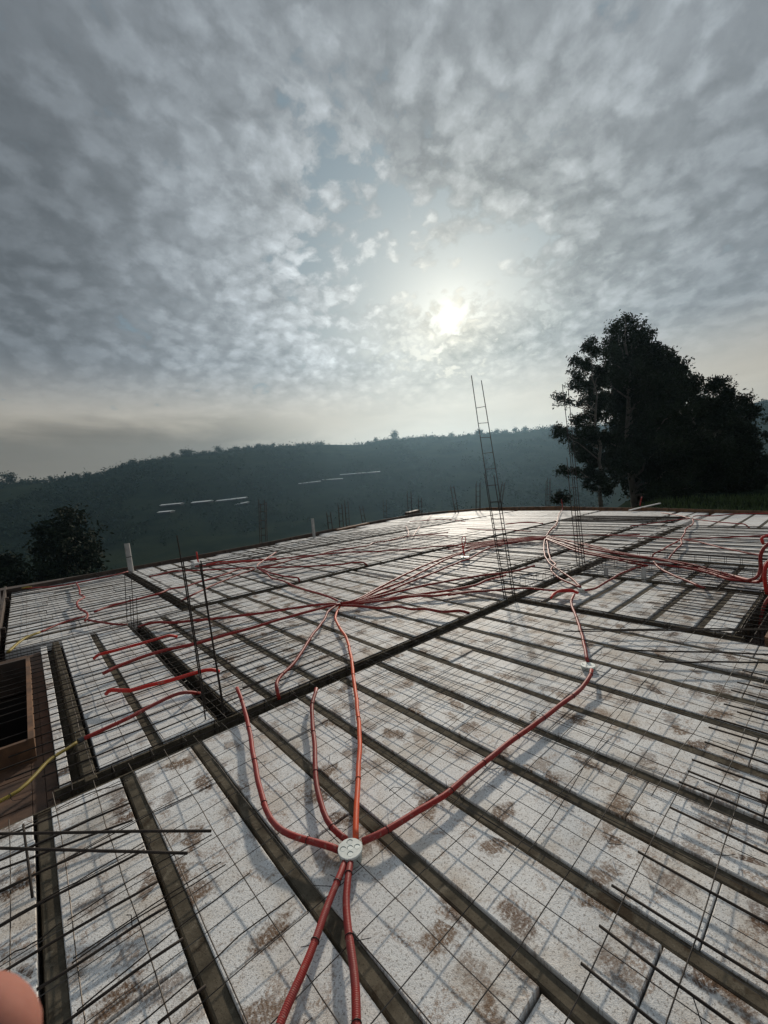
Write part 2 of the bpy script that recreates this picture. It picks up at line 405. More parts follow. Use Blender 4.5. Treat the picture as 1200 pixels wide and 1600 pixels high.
k.put(b.inputs['Base Color'], c); b.inputs['Roughness'].default_value = 1.0; b.inputs['Specular IOR Level'].default_value = 0.0
k.put(b.inputs['Normal'], k.bump(k.noise(pos, 0.6, 5, 0.7), 0.8, 0.8))
me.materials.append(mt)
tag(link('hills', me), kind='structure')

# the air
hz = MB(); hz.box(-1400, 1400, -1400, 1400, -48, 165)
mt = bpy.data.materials.new('haze_air'); mt.use_nodes = True; t = mt.node_tree; t.nodes.clear()
pv = t.nodes.new('ShaderNodeVolumePrincipled'); pv.inputs['Color'].default_value = (0.50, 0.78, 1.0, 1); pv.inputs['Density'].default_value = 0.00014
pv.inputs['Anisotropy'].default_value = 0.66
out = t.nodes.new('ShaderNodeOutputMaterial'); t.links.new(pv.outputs[0], out.inputs['Volume'])
tag(hz.build('haze', mt), kind='stuff')

# ------------------------------------------------------------------ the deck: joists, foam panels, beams
slab = bpy.data.objects.new('floor_slab', None); COL.objects.link(slab)
tag(slab, 'ribbed floor slab of white foam panels between concrete joists, not yet poured', kind='structure')
EDGE = [(0, 922), (100, 904), (200, 886), (300, 868), (400, 850), (500, 830), (600, 811), (640, 804), (700, 798), (760, 793), (880, 791), (1000, 793), (1100, 796), (1260, 800)]
edge_w = [at(px, py, 0.10) for px, py in EDGE]
far_pts = edge_w[:9]                         # far long side (Y as a function of X)
rt_pts = edge_w[9:]
def y_edge(x): return float(np.interp(x, [p.x for p in far_pts], [p.y for p in far_pts])) - 0.06
def x_edge(y):
    q = sorted(rt_pts, key=lambda p: p.y); return float(np.interp(y, [p.y for p in q], [p.x for p in q])) - 0.06

panel_cache = {}
def panel_mesh(w, l, mat):
    key = (round(w, 3), round(l, 3), mat)
    if key not in panel_cache:
        a, b_ = w / 2, l / 2; q = 0.003; mb = MB()
        for (ix, z) in ((0, -0.115), (0, -q), (q, 0.0)):
            mb.v += [(-a + ix, -b_ + ix, z), (a - ix, -b_ + ix, z), (a - ix, b_ - ix, z), (-a + ix, b_ - ix, z)]
        for L in (0, 4):
            for i in range(4): mb.f.append((L + i, L + (i + 1) % 4, L + 4 + (i + 1) % 4, L + 4 + i))
        mb.f.append((8, 9, 10, 11))
        panel_cache[key] = mb.mesh('foam_panel', M[mat])
    return panel_cache[key]
panels = []      # (centre, w, l, along, mat)
joists = []      # (u, v0, v1, along)
def bay(x0, x1, y0, y1, along, lines, mat='foam', gl=0.019, gr=0.001, jw=0.056, plen=1.0, edges=True, ph=0.0):
    """foam rows between joist lines; along 'Y' or 'X' is the way the joists run"""
    a0, a1, b0, b1 = (x0, x1, y0, y1) if along == 'Y' else (y0, y1, x0, x1)
    ls = [l for l in lines if a0 + 0.02 < l < a1 - 0.02]
    for l in ls: joists.append((l, b0, b1, along))
    bounds = []
    prev = a0
    for l in ls:
        bounds.append((prev, l - jw / 2 - (gl if along == 'Y' else gr))); prev = l + jw / 2 + (gr if along == 'Y' else gl)
    bounds.append((prev, a1))
    for s0, s1 in bounds:
        if s1 - s0 < 0.04: continue
        p = b0 + 0.004; first = True
        while p < b1 - 0.06:
            ln = plen if not first else plen * (0.45 + 0.5 * random.random() if ph == 0 else ph)
            first = False
            q = min(p + ln, b1 - 0.004)
            if b1 - q < 0.12: q = b1 - 0.004
            cu, cv = (s0 + s1) / 2, (p + q) / 2
            c = (cu, cv) if along == 'Y' else (cv, cu)
            panels.append((c, s1 - s0, round(q - p - random.choice((0.004, 0.006, 0.009)), 3), along, mat)); p = q
JP = 0.394
front = [-0.07 + JP * k for k in range(-4, 12)]
bay(-1.7, 4.58, -2.2, 2.885, 'Y', front, plen=1.0)
mid = [1.335 + 0.398 * k for k in range(0, 40)]
bay(1.06, 4.62, 3.055, 6.42, 'Y', mid, plen=1.0)
bay(0.205, 0.90, 3.055, 6.42, 'Y', [0.525], 'foam_clean', plen=1.1, gl=.006, gr=.004)
bay(0.005, 0.06, 3.05, 6.35, 'Y', [], 'foam', plen=1.1)
joists.append((0.15, 3.0, 6.45, 'Y'))
# upper left block: joists run the other way
bay(-0.32, 1.62, 6.56, 11.55, 'X', [6.56 + 0.415 * k for k in range(1, 12)], 'foam_clean', jw=0.055, gl=0.012, gr=0.012, plen=1.0)
bay(1.80, 1.90, 6.60, 11.8, 'Y', [], 'foam_clean', plen=1.6)
upper = [1.95 + 0.40 * k for k in range(0, 40)]
for i in range(8):                          # far fields between the beams at y 6.5, 10.1 and the edge
    xa = 1.94 + i * 2.0; xb = min(xa + 2.0, 16.5)
    ye = y_edge((xa + xb) / 2 - 0.5)
    if xa > 1.94: xa -= 0.0
    ul = [x for x in upper if xa - 0.01 <= x < xb - 0.01]
    bay(xa, xb, 6.60, 10.05, 'Y', ul, 'foam_clean', plen=1.75)
    bay(xa, xb, 10.22, ye, 'Y', ul, 'foam_clean', plen=1.75)
far = [x for x in mid if x > 4.8]
bay(4.75, 16.2, 4.02, 6.42, 'Y', far, 'foam_clean', plen=2.4)
bay(4.75, 12.2, 3.09, 3.88, 'Y', far, 'foam_clean', plen=0.8)
bay(12.4, 16.0, 3.10, 3.88, 'X', [3.45], 'foam_clean', plen=1.8)
bay(4.75, 6.30, 0.80, 2.92, 'X', [1.04, 1.44, 1.83, 2.22, 2.61], 'foam', plen=0.8)
bay(6.46, 7.92, 0.80, 2.92, 'X', [1.18, 1.58, 1.97, 2.37], 'foam_clean', plen=0.8)
bay(8.08, 12.2, -3.0, 2.92, 'Y', [8.42 + 0.40 * k for k in range(10)], 'foam_clean', plen=2.0)
bay(12.4, 15.9, -3.0, 2.92, 'X', [-2.5 + 0.45 * k for k in range(12)], 'foam_clean', plen=1.8)

def pdist(p): return math.hypot(p[0][0], p[0][1])
panels.sort(key=pdist)
def px_of(c):
    d = Vector((c[0], c[1], 0)) - CAM; z = d.dot(FW)
    if z < 0.2: return None
    return 600 + FOC * d.dot(RT) / z, 800 + FOC * d.dot(DN) / z
def in_view(c, l=0.6):
    for dx_, dy_ in ((0, 0), (l, 0), (-l, 0), (0, l), (0, -l)):
        q = px_of((c[0] + dx_, c[1] + dy_))
        if q and -20 < q[0] < 1220 and q[1] < 1640: return True
    return False
rest = MB(); count = 0
for c, w, l, along, mat in panels:
    rz = random.gauss(0, 0.0035) + (0 if along == 'Y' else math.pi / 2); z = random.gauss(0, 0.003)
    if count < 295 and in_view(c, l * 0.6):
        o = link('foam_panel', panel_mesh(w, l, mat), slab, (c[0], c[1], z), rz)
        o.rotation_euler = (random.gauss(0, 0.0025), random.gauss(0, 0.004), rz); count += 1
    else:
        hw, hl = (w / 2, l / 2) if along == 'Y' else (l / 2, w / 2)
        rest.box(c[0] - hw, c[0] + hw, c[1] - hl, c[1] + hl, -0.115, z)
tag(rest.build('foam_panel', M['foam_clean'], slab), kind='stuff')
jc = {}
def joist_mesh(l):
    l = round(l, 2)
    if l not in jc:
        prof = [(-0.085, -0.165), (0.085, -0.165), (0.085, -0.118), (0.046, -0.108), (0.031, -0.014), (0.026, -0.009), (-0.026, -0.009), (-0.031, -0.014), (-0.046, -0.108), (-0.085, -0.118)]
        mb = MB(); n = len(prof)
        for y in (-l / 2, l / 2): mb.v += [(x, y, z) for x, z in prof]
        for i in range(n): mb.f.append((i, (i + 1) % n, n + (i + 1) % n, n + i))
        mb.f.append(tuple(reversed(range(n)))); mb.f.append(tuple(range(n, 2 * n)))
        jc[l] = mb.mesh('joist', M['concrete'])
    return jc[l]
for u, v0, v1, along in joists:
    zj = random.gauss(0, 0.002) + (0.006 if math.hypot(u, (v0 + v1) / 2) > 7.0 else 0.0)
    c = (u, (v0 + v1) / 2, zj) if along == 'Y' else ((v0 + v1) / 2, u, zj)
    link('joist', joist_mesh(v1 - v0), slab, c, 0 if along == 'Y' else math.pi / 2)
# shuttering under the ribs, with the stairwell left open
HX0, HX1, HY0, HY1 = -0.85, -0.12, 3.66, 5.62
sh = MB()
sh.box(-2.0, 18, -3.2, HY0, -0.26, -0.235); sh.box(-2.0, 18, HY1, 14, -0.26, -0.235)
sh.box(HX1, 18, HY0, HY1, -0.26, -0.235); sh.box(-2.0, HX0, HY0, HY1, -0.26, -0.235)
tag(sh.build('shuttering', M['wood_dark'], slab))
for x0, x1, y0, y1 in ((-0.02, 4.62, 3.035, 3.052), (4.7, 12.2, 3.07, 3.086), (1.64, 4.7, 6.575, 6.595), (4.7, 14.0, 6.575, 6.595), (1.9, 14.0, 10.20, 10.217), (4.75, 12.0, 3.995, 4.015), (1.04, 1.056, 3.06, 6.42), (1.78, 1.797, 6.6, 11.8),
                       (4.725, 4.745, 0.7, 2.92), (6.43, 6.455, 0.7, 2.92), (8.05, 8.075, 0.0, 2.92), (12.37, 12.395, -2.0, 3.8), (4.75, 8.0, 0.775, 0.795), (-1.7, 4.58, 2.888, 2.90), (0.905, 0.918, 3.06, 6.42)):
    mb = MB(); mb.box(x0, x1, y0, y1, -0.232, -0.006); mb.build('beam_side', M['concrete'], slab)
# walls below
wl = MB()
poly = [Vector((-1.9, -3.1, 0))] + [Vector((17.2, -3.1, 0))] + [Vector((p.x, p.y, 0)) for p in reversed(rt_pts[:-1])] + [Vector((p.x, p.y, 0)) for p in reversed(far_pts)] + [Vector((-0.45, 6.5, 0)), Vector((-1.9, 6.4, 0))]
for i in range(len(poly)):
    a, b_ = poly[i], poly[(i + 1) % len(poly)]; n_ = len(wl.v)
    wl.v += [(a.x, a.y, -4.0), (b_.x, b_.y, -4.0), (b_.x, b_.y, -0.262), (a.x, a.y, -0.262)]; wl.f.append((n_, n_ + 1, n_ + 2, n_ + 3))
wl.build('wall', M['wallc'], slab)
# stairwell shaft
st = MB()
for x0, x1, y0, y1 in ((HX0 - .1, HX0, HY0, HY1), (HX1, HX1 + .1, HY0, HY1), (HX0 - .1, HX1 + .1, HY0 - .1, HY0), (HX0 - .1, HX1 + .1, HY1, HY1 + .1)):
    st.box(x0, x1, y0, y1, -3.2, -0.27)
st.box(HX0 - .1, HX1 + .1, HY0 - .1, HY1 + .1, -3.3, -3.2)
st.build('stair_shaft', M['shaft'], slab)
# floor boards round the stairwell
nx = 0
for (x0, x1, y0, y1, z) in ((-0.055, 0.0, 2.93, 6.35, -0.055), (-0.118, -0.058, 2.93, 6.35, -0.06)):
    mb = MB(); mb.box(x0, x1, y0, y1, z - 0.02, z); mb.build('plank', M['wood_red'], slab)
for kx in range(4):
    mb = MB(); y0 = 2.93 + kx * 0.176; mb.box(-1.9, -0.121, y0, y0 + 0.172, -0.08, -0.058 + 0.003 * (kx % 2)); mb.build('plank', M['wood_red'], slab)
for kx in range(3):
    mb = MB(); y0 = 5.68 + kx * 0.23; mb.box(-1.9, -0.121, y0, y0 + 0.225, -0.08, -0.058 + 0.003 * (kx % 2)); mb.build('plank', M['wood_red'], slab)
# curb box of the stairwell
fr = empty('stairwell_formwork', 'wooden formwork frame around the dark open stairwell at the left edge', 'formwork', loc=(-0.1, 4.6, 0))
def childmb(mb, name, mat, par):
    o = mb.build(name, mat); o.parent = par; o.matrix_parent_inverse = Matrix.Translation(-Vector(par.location)); return o
for x0, x1, y0, y1, z1 in ((HX1, HX1 + 0.03, HY0 - 0.03, HY1 + 0.05, 0.10), (HX0, HX1, HY0 - 0.03, HY0, 0.095), (HX0, HX1, HY1, HY1 + 0.03, 0.105), (HX0 - 0.03, HX0, HY0 - 0.03, HY1, 0.10)):
    mb = MB(); mb.box(x0, x1, y0, y1, -0.25, z1); childmb(mb, 'board', M['wood_dark'] if z1 == 0.105 or x1 == HX0 else M['wood'], fr)  # far and left boards coloured darker to stand in for shade
# boards of the lower landing on the right, past the edge beam
for kx in range(9):
    mb = MB(); y1 = 0.52 - kx * 0.20; mb.box(4.78, 7.9, y1 - 0.195, y1, -0.10, -0.075 + 0.004 * (kx % 3)); mb.build('plank', M['wood'], slab)
mb = MB(); mb.box(4.78, 7.9, 0.54, 0.575, -0.24, 0.02); mb.build('board', M['wood'], slab)

# perimeter formwork
def board_run(name, pts, label, z0, z1, mat, th=0.03):
    root = empty(name, label, 'formwork', loc=tuple(pts[0]))
    for i in range(len(pts) - 1):
        a, b_ = Vector(pts[i]), Vector(pts[i + 1]); L = (b_ - a).length; n_ = max(1, round(L / 2.4))
        for q in range(n_):
            p0 = a.lerp(b_, q / n_); p1 = a.lerp(b_, (q + 1) / n_ - 0.004 / max(L, .01)); e = p1 - p0; nn = Vector((-e.y, e.x, 0)).normalized() * th
            mb = MB(); dz_ = random.gauss(0, 0.006)
            mb.obox((p0.x, p0.y, z0), e, nn, (0, 0, z1 - z0 + dz_)); childmb(mb, 'board', mat, root)
            mb = MB(); pm = p0.lerp(p1, 0.5); t_ = e.normalized() * 0.06
            mb.obox((pm.x + nn.x * 1.1, pm.y + nn.y * 1.1, z0), t_, nn * 1.6, (0, 0, z1 - z0 - 0.03)); childmb(mb, 'cleat', mat, root)
    return root
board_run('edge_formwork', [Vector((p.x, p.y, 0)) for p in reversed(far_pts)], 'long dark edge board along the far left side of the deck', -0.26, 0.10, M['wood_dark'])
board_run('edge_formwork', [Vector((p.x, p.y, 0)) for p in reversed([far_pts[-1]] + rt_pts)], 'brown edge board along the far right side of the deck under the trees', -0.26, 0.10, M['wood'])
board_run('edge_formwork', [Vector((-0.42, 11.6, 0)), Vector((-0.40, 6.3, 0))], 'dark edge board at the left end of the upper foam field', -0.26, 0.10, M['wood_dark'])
#OBJECTS
# ------------------------------------------------------------------ welded wire mesh over the foam
def wavy(p0, p1, n, az_=0.006, al=0.006, z=0.028):
    p0, p1 = Vector(p0), Vector(p1); d = (p1 - p0); s = Vector((-d.y, d.x, 0)).normalized(); ph = random.random() * 6; ph2 = random.random() * 6
    out = []
    for i in range(n + 1):
        t = i / n; q = p0.lerp(p1, t)
        out.append(q + s * (al * math.sin(ph + t * n * 0.7) + random.gauss(0, al * 0.3)) + Vector((0, 0, z + az_ * math.sin(ph2 + t * n * 0.9) + random.gauss(0, az_ * 0.3))))
    return out
def mesh_sheet(label, x0, x1, y0, y1, sx, sy, r=0.0021, z=0.03, ang=0.0, seg=4, ox=0.07):
    root = empty('wire_mesh', label, 'wire mesh', 'wire mesh sheets laid over the foam', ((x0 + x1) / 2, (y0 + y1) / 2, 0))
    c = Vector(root.location)
    def rt(p):
        q = Vector((p[0] - c.x, p[1] - c.y, 0)); q.rotate(Matrix.Rotation(ang, 3, 'Z')); return (q.x, q.y, 0)
    k_ = 0; x = x0 + ox
    while x < x1:
        e = random.uniform(-0.04, 0.04); mb = MB(); mb.tube(wavy(rt((x, y0 + e, 0)), rt((x, y1 + e, 0)), max(4, int((y1 - y0) / 0.22)), z=z), r, seg, False)
        mb.build('wire', M['wire'], root); x += sx * random.uniform(0.97, 1.03)
    y = y0 + 0.05
    while y < y1:
        e = random.uniform(-0.04, 0.04); mb = MB(); mb.tube(wavy(rt((x0 + e, y, 0)), rt((x1 + e, y, 0)), max(4, int((x1 - x0) / 0.22)), z=z + 2 * r), r, seg, False)
        mb.build('wire', M['wire'], root); y += sy * random.uniform(0.97, 1.03)
    return root
mesh_sheet('fine wire mesh over the muddy foam round the front junction lid', -0.25, 2.45, -0.7, 2.95, 0.185, 0.20, ang=R(0.8))
mesh_sheet('fine wire mesh over the foam at the right front by the cut rebars', 2.15, 4.7, -0.6, 2.98, 0.19, 0.20, ang=R(-0.6))
mesh_sheet('fine wire mesh over the foam strips left of the leaning near rebar column', 0.08, 1.1, 3.0, 6.5, 0.20, 0.42, ang=R(0.5))
mesh_sheet('fine wire mesh over the foam round the bare conduit hub', 1.02, 4.75, 3.08, 6.6, 0.19, 0.20, ang=R(-0.4))
mesh_sheet('fine wire mesh over the square foam bay with the white pipe stubs at the right', 4.75, 6.5, 0.7, 3.0, 0.20, 0.20, ang=R(0.5))
mesh_sheet('second wire mesh sheet overlapping askew beside the long sweeping conduit', 1.35, 3.5, 0.95, 2.9, 0.36, 0.40, ang=R(4), z=.022)
far_mesh = MB()
def far_lines(x0, x1, y0, y1, sx, sy, r=0.0022):
    x = x0
    while x < x1: far_mesh.tube(wavy((x, y0, 0), (x, min(y1, y_edge(x)), 0), 8, 0.004, 0.008), r, 3, False); x += sx
    y = y0
    while y < y1: far_mesh.tube(wavy((x0, y, 0), (x1, y, 0), 16, 0.004, 0.008), r, 3, False); y += sy
far_lines(1.9, 9.0, 6.6, 12.0, 0.2, 0.2); far_lines(-0.3, 1.7, 6.6, 11.5, 0.2, 0.4); far_lines(4.8, 12, 3.1, 6.5, 0.2, 0.2); far_lines(6.5, 8, 0.7, 3, .2, .2)
o = far_mesh.build('wire_mesh', M['wire']); tag(o, 'thin wire mesh spread over the far foam fields', 'wire mesh', 'wire mesh sheets laid over the foam', 'stuff')

# ------------------------------------------------------------------ loose reinforcing bars
def bar(p0, p1, label, group, r=0.005, seg=6, sag=0.003, n=8, z=0.0, name='rebar', bent=0.0):
    p0, p1 = Vector(p0), Vector(p1); mid_ = (p0 + p1) / 2; pts = wavy(p0 - mid_, p1 - mid_, n, sag, sag * 1.5 + bent, z)
    mb = MB(); mb.tube(pts, r, seg); o = mb.build(name, M['steel'], None, True); o.location = mid_
    return tag(o, label, 'rebar', group)
near_right = [(907, 1507), (937, 1446), (956, 1384), (997, 1329), (1046, 1261), (1061, 1222), (1075, 1204), (1081, 1187), (1101, 1160), (1107, 1137), (1116, 1122), (1131, 1099), (1151, 1112), (1142, 1079), (1152, 1065), (1160, 1047)]
ORD_ = ['first', 'second', 'third', 'fourth', 'fifth', 'sixth', 'seventh', 'eighth', 'ninth', 'tenth', 'eleventh', 'twelfth', 'thirteenth', 'fourteenth', 'fifteenth', 'sixteenth']
for i, (px, py) in enumerate(near_right):
    p = at(px, py, 0.045); q = p + Vector((random.uniform(-0.05, 0.05), -random.uniform(1.5, 1.9), 0.0))
    bar(p, q, ORD_[i] + ' from the front of the rebars with cut ends along the right edge', 'rebar row with cut ends at the right edge', 0.0052)
for (a, b_, lab, r) in (((880, 986, .07), (1230, 984.5, .09), 'long thin black rebar lying level across the right bay, upper of a close pair', .006),
                        ((905, 983.5, .06), (1230, 982, .07), 'long thin black rebar lying level across the right bay, its end beside the red conduit', .006),
                        ((960, 1015, .07), (1230, 1023, .07), 'long black rebar slanting to the right edge below the close pair', .0065),
                        ((1030, 1034, .06), (1215, 1035, .06), 'short level black rebar on the foam nearest above the white second junction box', .0065)):
    bar(at(*a), at(*b_), lab, 'loose rebars at the right', r, n=12, sag=0.002)
for (a, b_, lab) in (((-60, 1303, .16), (330, 1298, .13), 'thick black rebar sticking in from the left edge, upper of the two'), ((-60, 1324, .16), (293, 1333, .12), 'thick black rebar sticking in from the left edge, lower of the two')):
    bar(at(*a), at(*b_), lab, 'two thick rebars at the lower left', .0062, sag=0.001)
bar(at(37, 1288, .10), at(50, 1402, .06), 'short black rebar pointing down between the two thick bars and the left rib', 'short loose rebar', .005, n=4, sag=.001)
# bars crossing the near left bay, behind and before the two thick ones
ORD = ['first', 'second', 'third', 'fourth', 'fifth', 'sixth', 'seventh', 'eighth', 'ninth', 'tenth', 'eleventh', 'twelfth', 'thirteenth', 'fourteenth', 'fifteenth', 'sixteenth',
       'seventeenth', 'eighteenth', 'nineteenth', 'twentieth'] + ['twenty-' + q for q in ('first', 'second', 'third', 'fourth', 'fifth', 'sixth', 'seventh', 'eighth', 'ninth')] + ['thirtieth']
for i, (a, b_) in enumerate((((246, 1599), (322, 1541)), ((80, 1613), (286, 1465)), ((57, 1546), (261, 1417)), ((-30, 1540), (246, 1376)), ((-30, 1462), (226, 1327)), ((-30, 1405), (212, 1296)), ((-30, 1368), (207, 1282)), ((-30, 1357), (202, 1255)), ((-20, 1318), (194, 1230)))):
    bar(at(*a, .045), at(*b_, .045), ORD[i] + ' black rebar from the bottom edge across the near left panels', 'parallel rebars across the near left panels', 0.0050, n=7 if i else 3, sag=.0015)
for i, (a, b_) in enumerate((((190, 1618), (460, 1397)), ((120, 1580), (390, 1362)), ((114, 1497), (345, 1345)), ((112, 1503), (352, 1350)), ((0, 1506), (96, 1442)), ((105, 1436), (330, 1302)), ((-10, 1450), (226, 1317)), ((-10, 1400), (300, 1240)), ((88, 1262), (200, 1218)))):
    bar(at(*a, .038), at(*b_, .038), ORD[i] + ' thin wire rod from the bottom edge across the near left panels', 'thin rods across the near left panels', 0.0024, n=8, sag=.004)
# bars over the strips left of the near column
y = 3.16; i = -1
while y < 6.45:
    i += 1
    bar((-0.02 + random.uniform(-.8, 0), y - .01, 0.05), (1.35 + random.uniform(0, 1.0), y + random.uniform(-.02, .02), 0.05), ORD[i] + ' rebar from the main beam across the strips beside the stairwell', 'rebar row beside the stairwell', 0.0048, n=10); y += random.uniform(.125, .16)
y = 3.3; i = -1
while y < 6.3:
    i += 1
    bar((1.2, y, 0.045), (1.9 + random.uniform(0, .7), y + random.uniform(-.03, .05), 0.04), ORD[i] + ' short rebar from the main beam, right of the near column', 'short rebars right of the near column', 0.0042, n=5); y += random.uniform(.16, .25)
# dense bars on the upper left field
y = 6.68; i = -1
while y < 11.5:
    i += 1
    bar((-0.36, y, 0.05), (1.75 + random.uniform(0, .2), y + random.uniform(-.02, .03), 0.05), ORD[i] + ' rebar from the stairwell side across the upper left foam field', 'dense rebars on the upper left field', 0.0058, n=9); y += random.uniform(.19, .23)
# right bays: bars crossing the ribs
y = 0
for i in range(13):
    x = 5.0 + i * 0.115; yy = 1.75 - 0.5 * random.random()
    bar((x, 0.2, 0.05), (x + random.uniform(-.02, .02), yy, 0.05), ORD[i] + ' rebar from the left over the dark edge beam of the right bay', 'rebars over the right edge beam', 0.0048, n=6)
for i in range(12):
    x = 6.5 + i * 0.125
    bar((x, 0.1, 0.06), (x + random.uniform(-.03, .03), 3.0, 0.06), ORD[i] + ' rebar from the left under the thick conduit bundle', 'rebars under the conduit bundle', 0.005, n=7)
for i in range(11):
    x = 8.22 + i * 0.39
    bar((x, -2.2, 0.06), (x + random.uniform(-.05, .05), 3.05, 0.06), ORD[i] + ' far rebar from the left across the striped field at the right', 'rebars on the striped right field', 0.010, n=7, seg=4)
for i in range(26):
    x = 12.5 + i * .14 if i < 12 else 5.2 + (i - 12) * .52
    bar((x, 3.2, 0.06), (x + random.uniform(-.05, .05), 6.3, 0.06), (ORD[i] + ' far rebar from the left in the corner field before the edge board' if i < 12 else ORD[i - 12] + ' far rebar from the left in the middle field behind the tall ladder'), 'rebars on the far middle fields', 0.008, n=7, seg=4)

for i in range(9):
    y = 7.0 + i * .38 + (.25 if i > 7 else 0)
    bar((2.2, y, .05), (9.5 + random.uniform(-1, 1), y + random.uniform(-.05, .05), .05), ORD[i] + ' long rebar from the dotted beam across the far field', 'long rebars across the far field', .007, n=14, seg=4)
for i in range(4):
    y = 10.35 + i * .33
    bar((2.2 + i * .9, y, .05), (13.0, y + random.uniform(-.05, .05), .05), ORD[i] + ' long rebar along the far edge board', 'long rebars along the far edge', .009, n=14, seg=4)
# ------------------------------------------------------------------ beam cages lying in the beam trenches
stir_cache = {}
def stirrup_mesh(w, h):
    k_ = (round(w, 3), round(h, 3))
    if k_ not in stir_cache:
        mb = MB(); a = w / 2; mb.tube([(-a, 0, 0), (a, 0, 0), (a, 0, h), (-a, 0, h), (-a, 0, 0)], 0.0028, 4, False); stir_cache[k_] = mb.mesh('stirrup', M['steel'])
    return stir_cache[k_]
def cage(p0, p1, w, z0, z1, label, step=0.2, group='beam cages of the deck', r=0.005):
    p0, p1 = Vector((*p0, z0)), Vector((*p1, z0)); d = p1 - p0; L = d.length; root = empty('beam_cage', label, 'rebar cage', group, tuple((p0 + p1) / 2))
    rz = math.atan2(d.y, d.x); root.rotation_euler = (0, 0, rz)
    for sy in (-1, 1):
        for zz in (0.0, z1 - z0):
            mb = MB(); mb.tube(wavy((-L / 2, sy * w / 2, 0), (L / 2, sy * w / 2, 0), max(6, int(L / .4)), .004, .006, zz), r, 4, False); mb.build('bar', M['steel'], root)
    x = -L / 2 + 0.1
    while x < L / 2:
        o = link('stirrup', stirrup_mesh(w, z1 - z0), root, (x, random.gauss(0, .004), 0)); o.rotation_euler = (random.gauss(0, .03), 0, math.pi / 2 + random.gauss(0, .06)); x += step * random.uniform(.9, 1.1)
    return root
cage((-0.05, 2.975), (4.62, 2.975), 0.10, -0.19, 0.02, 'rebar cage in the main dark beam between the two leaning columns')
cage((4.75, 3.02), (12.2, 3.02), 0.14, -0.16, 0.045, 'rebar cage in the beam running away right of the tall leaning column', .25)
cage((0.97, 3.1), (0.97, 6.4), 0.10, -0.19, 0.0, 'rebar cage in the deep black trench left of the near column', .2)
cage((1.71, 6.6), (1.71, 11.7), 0.10, -0.19, 0.02, 'rebar cage in the trench running to the white corner pipe', .2)
cage((1.7, 6.5), (9.5, 6.5), 0.10, -0.16, 0.03, 'rebar cage in the dotted beam behind the bare hub', .2)
cage((1.9, 10.13), (13, 10.13), 0.12, -0.16, 0.03, 'rebar cage in the farthest beam along the dark edge board', .3)
cage((4.72, 3.95), (11.5, 3.95), 0.10, -0.16, 0.05, 'rebar cage in the second dark beam behind the tall column', .25)
cage((4.67, 0.6), (4.67, 2.95), 0.10, -0.17, 0.02, 'rebar cage in the beam before the bay of short ribs', .2)
cage((6.38, 0.5), (6.38, 2.95), 0.12, -0.16, 0.03, 'rebar cage in the beam under the white pipe stubs', .2)
cage((8.0, 0.3), (8.0, 3.0), 0.12, -0.16, 0.11, 'rebar cage in the beam behind the conduit bundle', .2)
cage((4.8, 0.69), (12.0, 0.69), 0.10, -0.19, 0.02, 'rebar cage in the dark edge beam beside the brown boards', .2)
cage((5.25, 3.28), (6.9, 2.75), 0.12, 0.0, 0.13, 'rebar cage raised above the foam between the tall columns', .17)
cage((6.95, 2.85), (7.0, 0.8), 0.12, 0.02, 0.14, 'rebar cage raised above the foam under the conduit bundle', .17)

# ------------------------------------------------------------------ column starter cages
def column(base, top, side, w, label, group='column starter cages', r=0.006, tops=(1, .97, .8, .78), rung=(.2, .2), low=0.0, name='column_cage', seg=5, dz=.12):
    """four bars from base to top with ties; side is the direction of the wide face"""
    base, top = Vector(base), Vector(top); ax = top - base; H = ax.length; u = Vector(side).normalized(); v = Vector((-u.y, u.x, 0))
    root = empty(name, label, 'rebar column', group, tuple(base)); n = ax.normalized()
    cs = [(-1, -1), (1, -1), (-1, 1), (1, 1)]
    for (a, b_), f in zip(cs, tops):
        o0 = u * (a * w / 2) + v * (b_ * w / 2); bow = (u * random.gauss(0, .012) + v * random.gauss(0, .012)) * H
        pts = [o0 - n * dz + ax * 0] + [o0 + ax * (f * t) + bow * (t * (1 - t)) * 0.9 for t in (.2, .4, .6, .8, 1)]
        mb = MB(); mb.tube(pts, r, seg); mb.build('bar', M['steel'], root)
    hs = []; h = 0.05
    while h < H * tops[1] * 0.93:
        hs.append(h); h += (rung[0] if h > low else rung[1]) * random.uniform(.85, 1.15)
    for h in hs:
        four = h < H * min(tops[2:]) ; mb = MB(); c = [u * (a * w / 2 * 1.04) + v * (b_ * w / 2 * 1.04) for a, b_ in ((-1, -1), (1, -1), (1, 1), (-1, 1))]
        base_ = n * h; tl = random.gauss(0, .008)
        if four: path = [base_ + q for q in c] + [base_ + c[0]]
        else: path = [base_ + c[0], base_ + c[1] + Vector((0, 0, tl))]
        mb.tube(path, r * .62, 4, False); mb.build('stirrup', M['steel'], root)
    return root
HR = Vector((RT.x, RT.y, 0)).normalized()
def col_px(bx, by, tx, ty, wpx, label, zb=0.0, dep=None, **kw):
    p = at(bx, by, zb) if dep is None else atd(bx, by, dep); dp = depth(p); q = atd(tx, ty, dp)
    return column(p, q, HR, max(.05, wpx / FOC * dp), label, **kw)
column(at(338, 1128, -0.06), atd(292, 834, depth(at(338, 1128, -.06)) + .12), (0.93, -0.36, 0), 0.125, 'near black rebar column leaning left over the main beam', tops=(1, .835, .86, .84), rung=(3.0, .5), low=.1, r=.0052)
col_px(796, 932, 742, 588, 14, 'tall leaning rebar ladder against the sky, its rungs showing', tops=(1, .975, .56, .55), rung=(.20, .072), low=1.02, r=.0058)
col_px(908, 884, 881, 601, 8.5, 'tall rebar column in front of the big dark tree', tops=(1, .97, .60, .62), rung=(.33, .085), low=1.0, r=.006)
